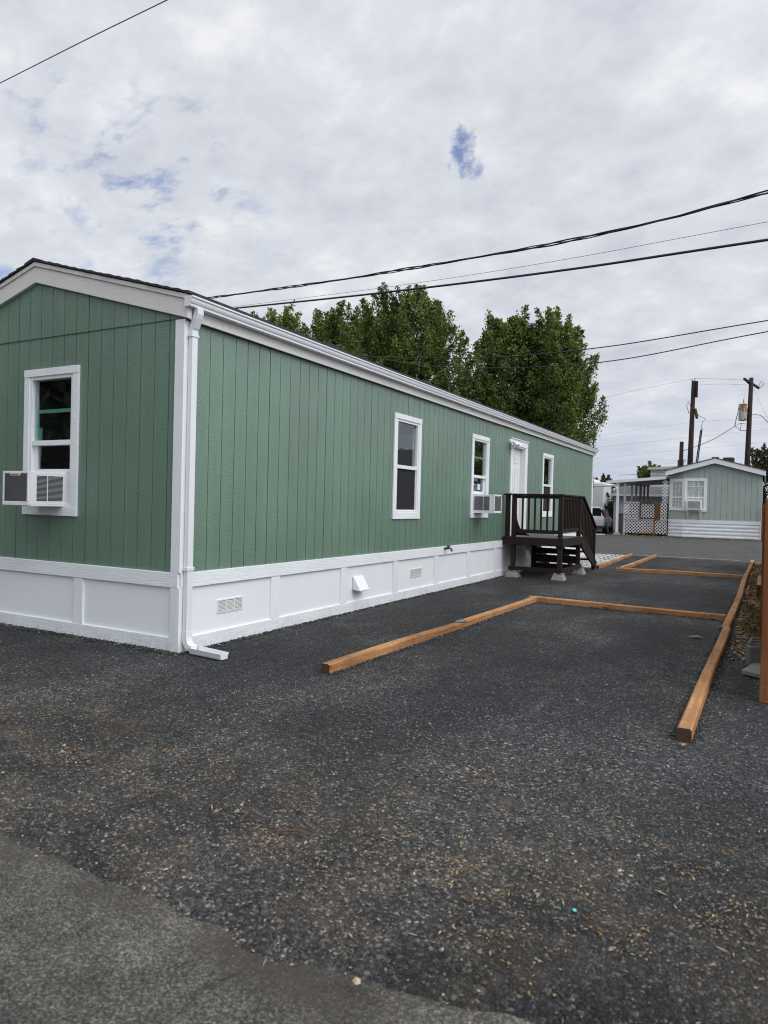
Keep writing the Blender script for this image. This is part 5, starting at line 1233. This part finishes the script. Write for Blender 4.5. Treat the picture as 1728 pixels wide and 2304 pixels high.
# gaps of blue
wn = noise(nt, dirv, 22.0, 7, .7); wv = nd(nt, 'ShaderNodeVectorMath', operation='MULTIPLY_ADD')
sb = nd(nt, 'ShaderNodeVectorMath', operation='SUBTRACT'); lk(nt, wn.outputs['Color'], sb.inputs[0]); sb.inputs[1].default_value = (.5, .5, .5)
lk(nt, sb.outputs[0], wv.inputs[0]); wv.inputs[1].default_value = (.075, .075, .055); lk(nt, dirv, wv.inputs[2])
acc = None
def gap(x, y, z, r, s):
    global acc
    ds = nd(nt, 'ShaderNodeVectorMath', operation='DISTANCE'); lk(nt, wv.outputs[0], ds.inputs[0]); ds.inputs[1].default_value = (x, y, z)
    mr = nd(nt, 'ShaderNodeMapRange', {'From Min': r * 1.35, 'From Max': r * .1, 'To Min': 0, 'To Max': s}, interpolation_type='SMOOTHSTEP'); lk(nt, ds.outputs['Value'], mr.inputs['Value'])
    return mr.outputs[0]
for p in ((-.3443, .8193, .4585, .0135, .85), (-.3481, .8256, .4441, .015, .85), (-.3498, .8317, .4312, .013, .75), (-.3365, .8385, .4287, .0095, .7), (-.8148, .5179, .2605, .018, .7), (-.7495, .5643, .3462, .015, .35)):
    q = gap(*p); acc = q if acc is None else math_(nt, 'MAXIMUM', acc, q)
# thin torn streaks where the layer is nearly broken
gm_ = nd(nt, 'ShaderNodeMapping', {'Rotation': (0, 0, R(-38)), 'Scale': (3.0, 5.0, 1)}); lk(nt, dv.outputs[0], gm_.inputs['Vector'])
gn = noise(nt, gm_.outputs[0], 2.3, 8, .64, .1)
tear = nd(nt, 'ShaderNodeMapRange', {'From Min': .50, 'From Max': .30, 'To Min': 0, 'To Max': 1}, interpolation_type='SMOOTHSTEP'); lk(nt, gn.outputs['Fac'], tear.inputs['Value'])
reg = math_(nt, 'MAXIMUM', gap(-.686, .624, .374, .15, 1.0), gap(-.731, .521, .44, .07, .6))
acc = math_(nt, 'MAXIMUM', acc, math_(nt, 'MULTIPLY', math_(nt, 'MULTIPLY', reg, tear.outputs[0]), .8))
skb = nd(nt, 'ShaderNodeVectorMath', operation='SCALE'); lk(nt, sky.outputs[0], skb.inputs[0]); skb.inputs['Scale'].default_value = 1.25
skc = mixc(nt, 1.0, skb.outputs[0], (.72, .88, 1.12), 'MULTIPLY')
fin = mixc(nt, acc, cs.outputs[0], skc)
lk(nt, fin, bg.inputs['Color'])
ld = bpy.data.lights.new('sun', 'SUN'); ld.energy = 1.3; ld.angle = R(38); ld.color = (1, .965, .92)
lo = bpy.data.objects.new('sun', ld); COL.objects.link(lo); lo.rotation_euler = (-sv).to_track_quat('-Z', 'Y').to_euler()

# ------------------------------------------------------------------ camera
cd = bpy.data.cameras.new('camera'); cam = bpy.data.objects.new('camera', cd); COL.objects.link(cam)
r_, u_, f_ = [Vector(x) for x in RC]
cam.matrix_world = Matrix(((r_.x, u_.x, -f_.x, CC[0]), (r_.y, u_.y, -f_.y, CC[1]), (r_.z, u_.z, -f_.z, CC[2]), (0, 0, 0, 1)))
cd.sensor_fit = 'VERTICAL'; cd.sensor_height = 36; cd.sensor_width = 27; cd.lens = 24.616; cd.clip_start = .05; cd.clip_end = 2000
cd.dof.use_dof = True; cd.dof.focus_distance = 11; cd.dof.aperture_fstop = 3.4
scene.camera = cam
scene.view_settings.view_transform = 'Standard'; scene.view_settings.look = 'None'
scene.view_settings.exposure = 0; scene.view_settings.gamma = 1
scene.cycles.use_denoising = True; scene.cycles.denoising_prefilter = 'NONE'; scene.cycles.use_adaptive_sampling = False
scene.cycles.filter_width = 1.1
scene.cycles.max_bounces = 6
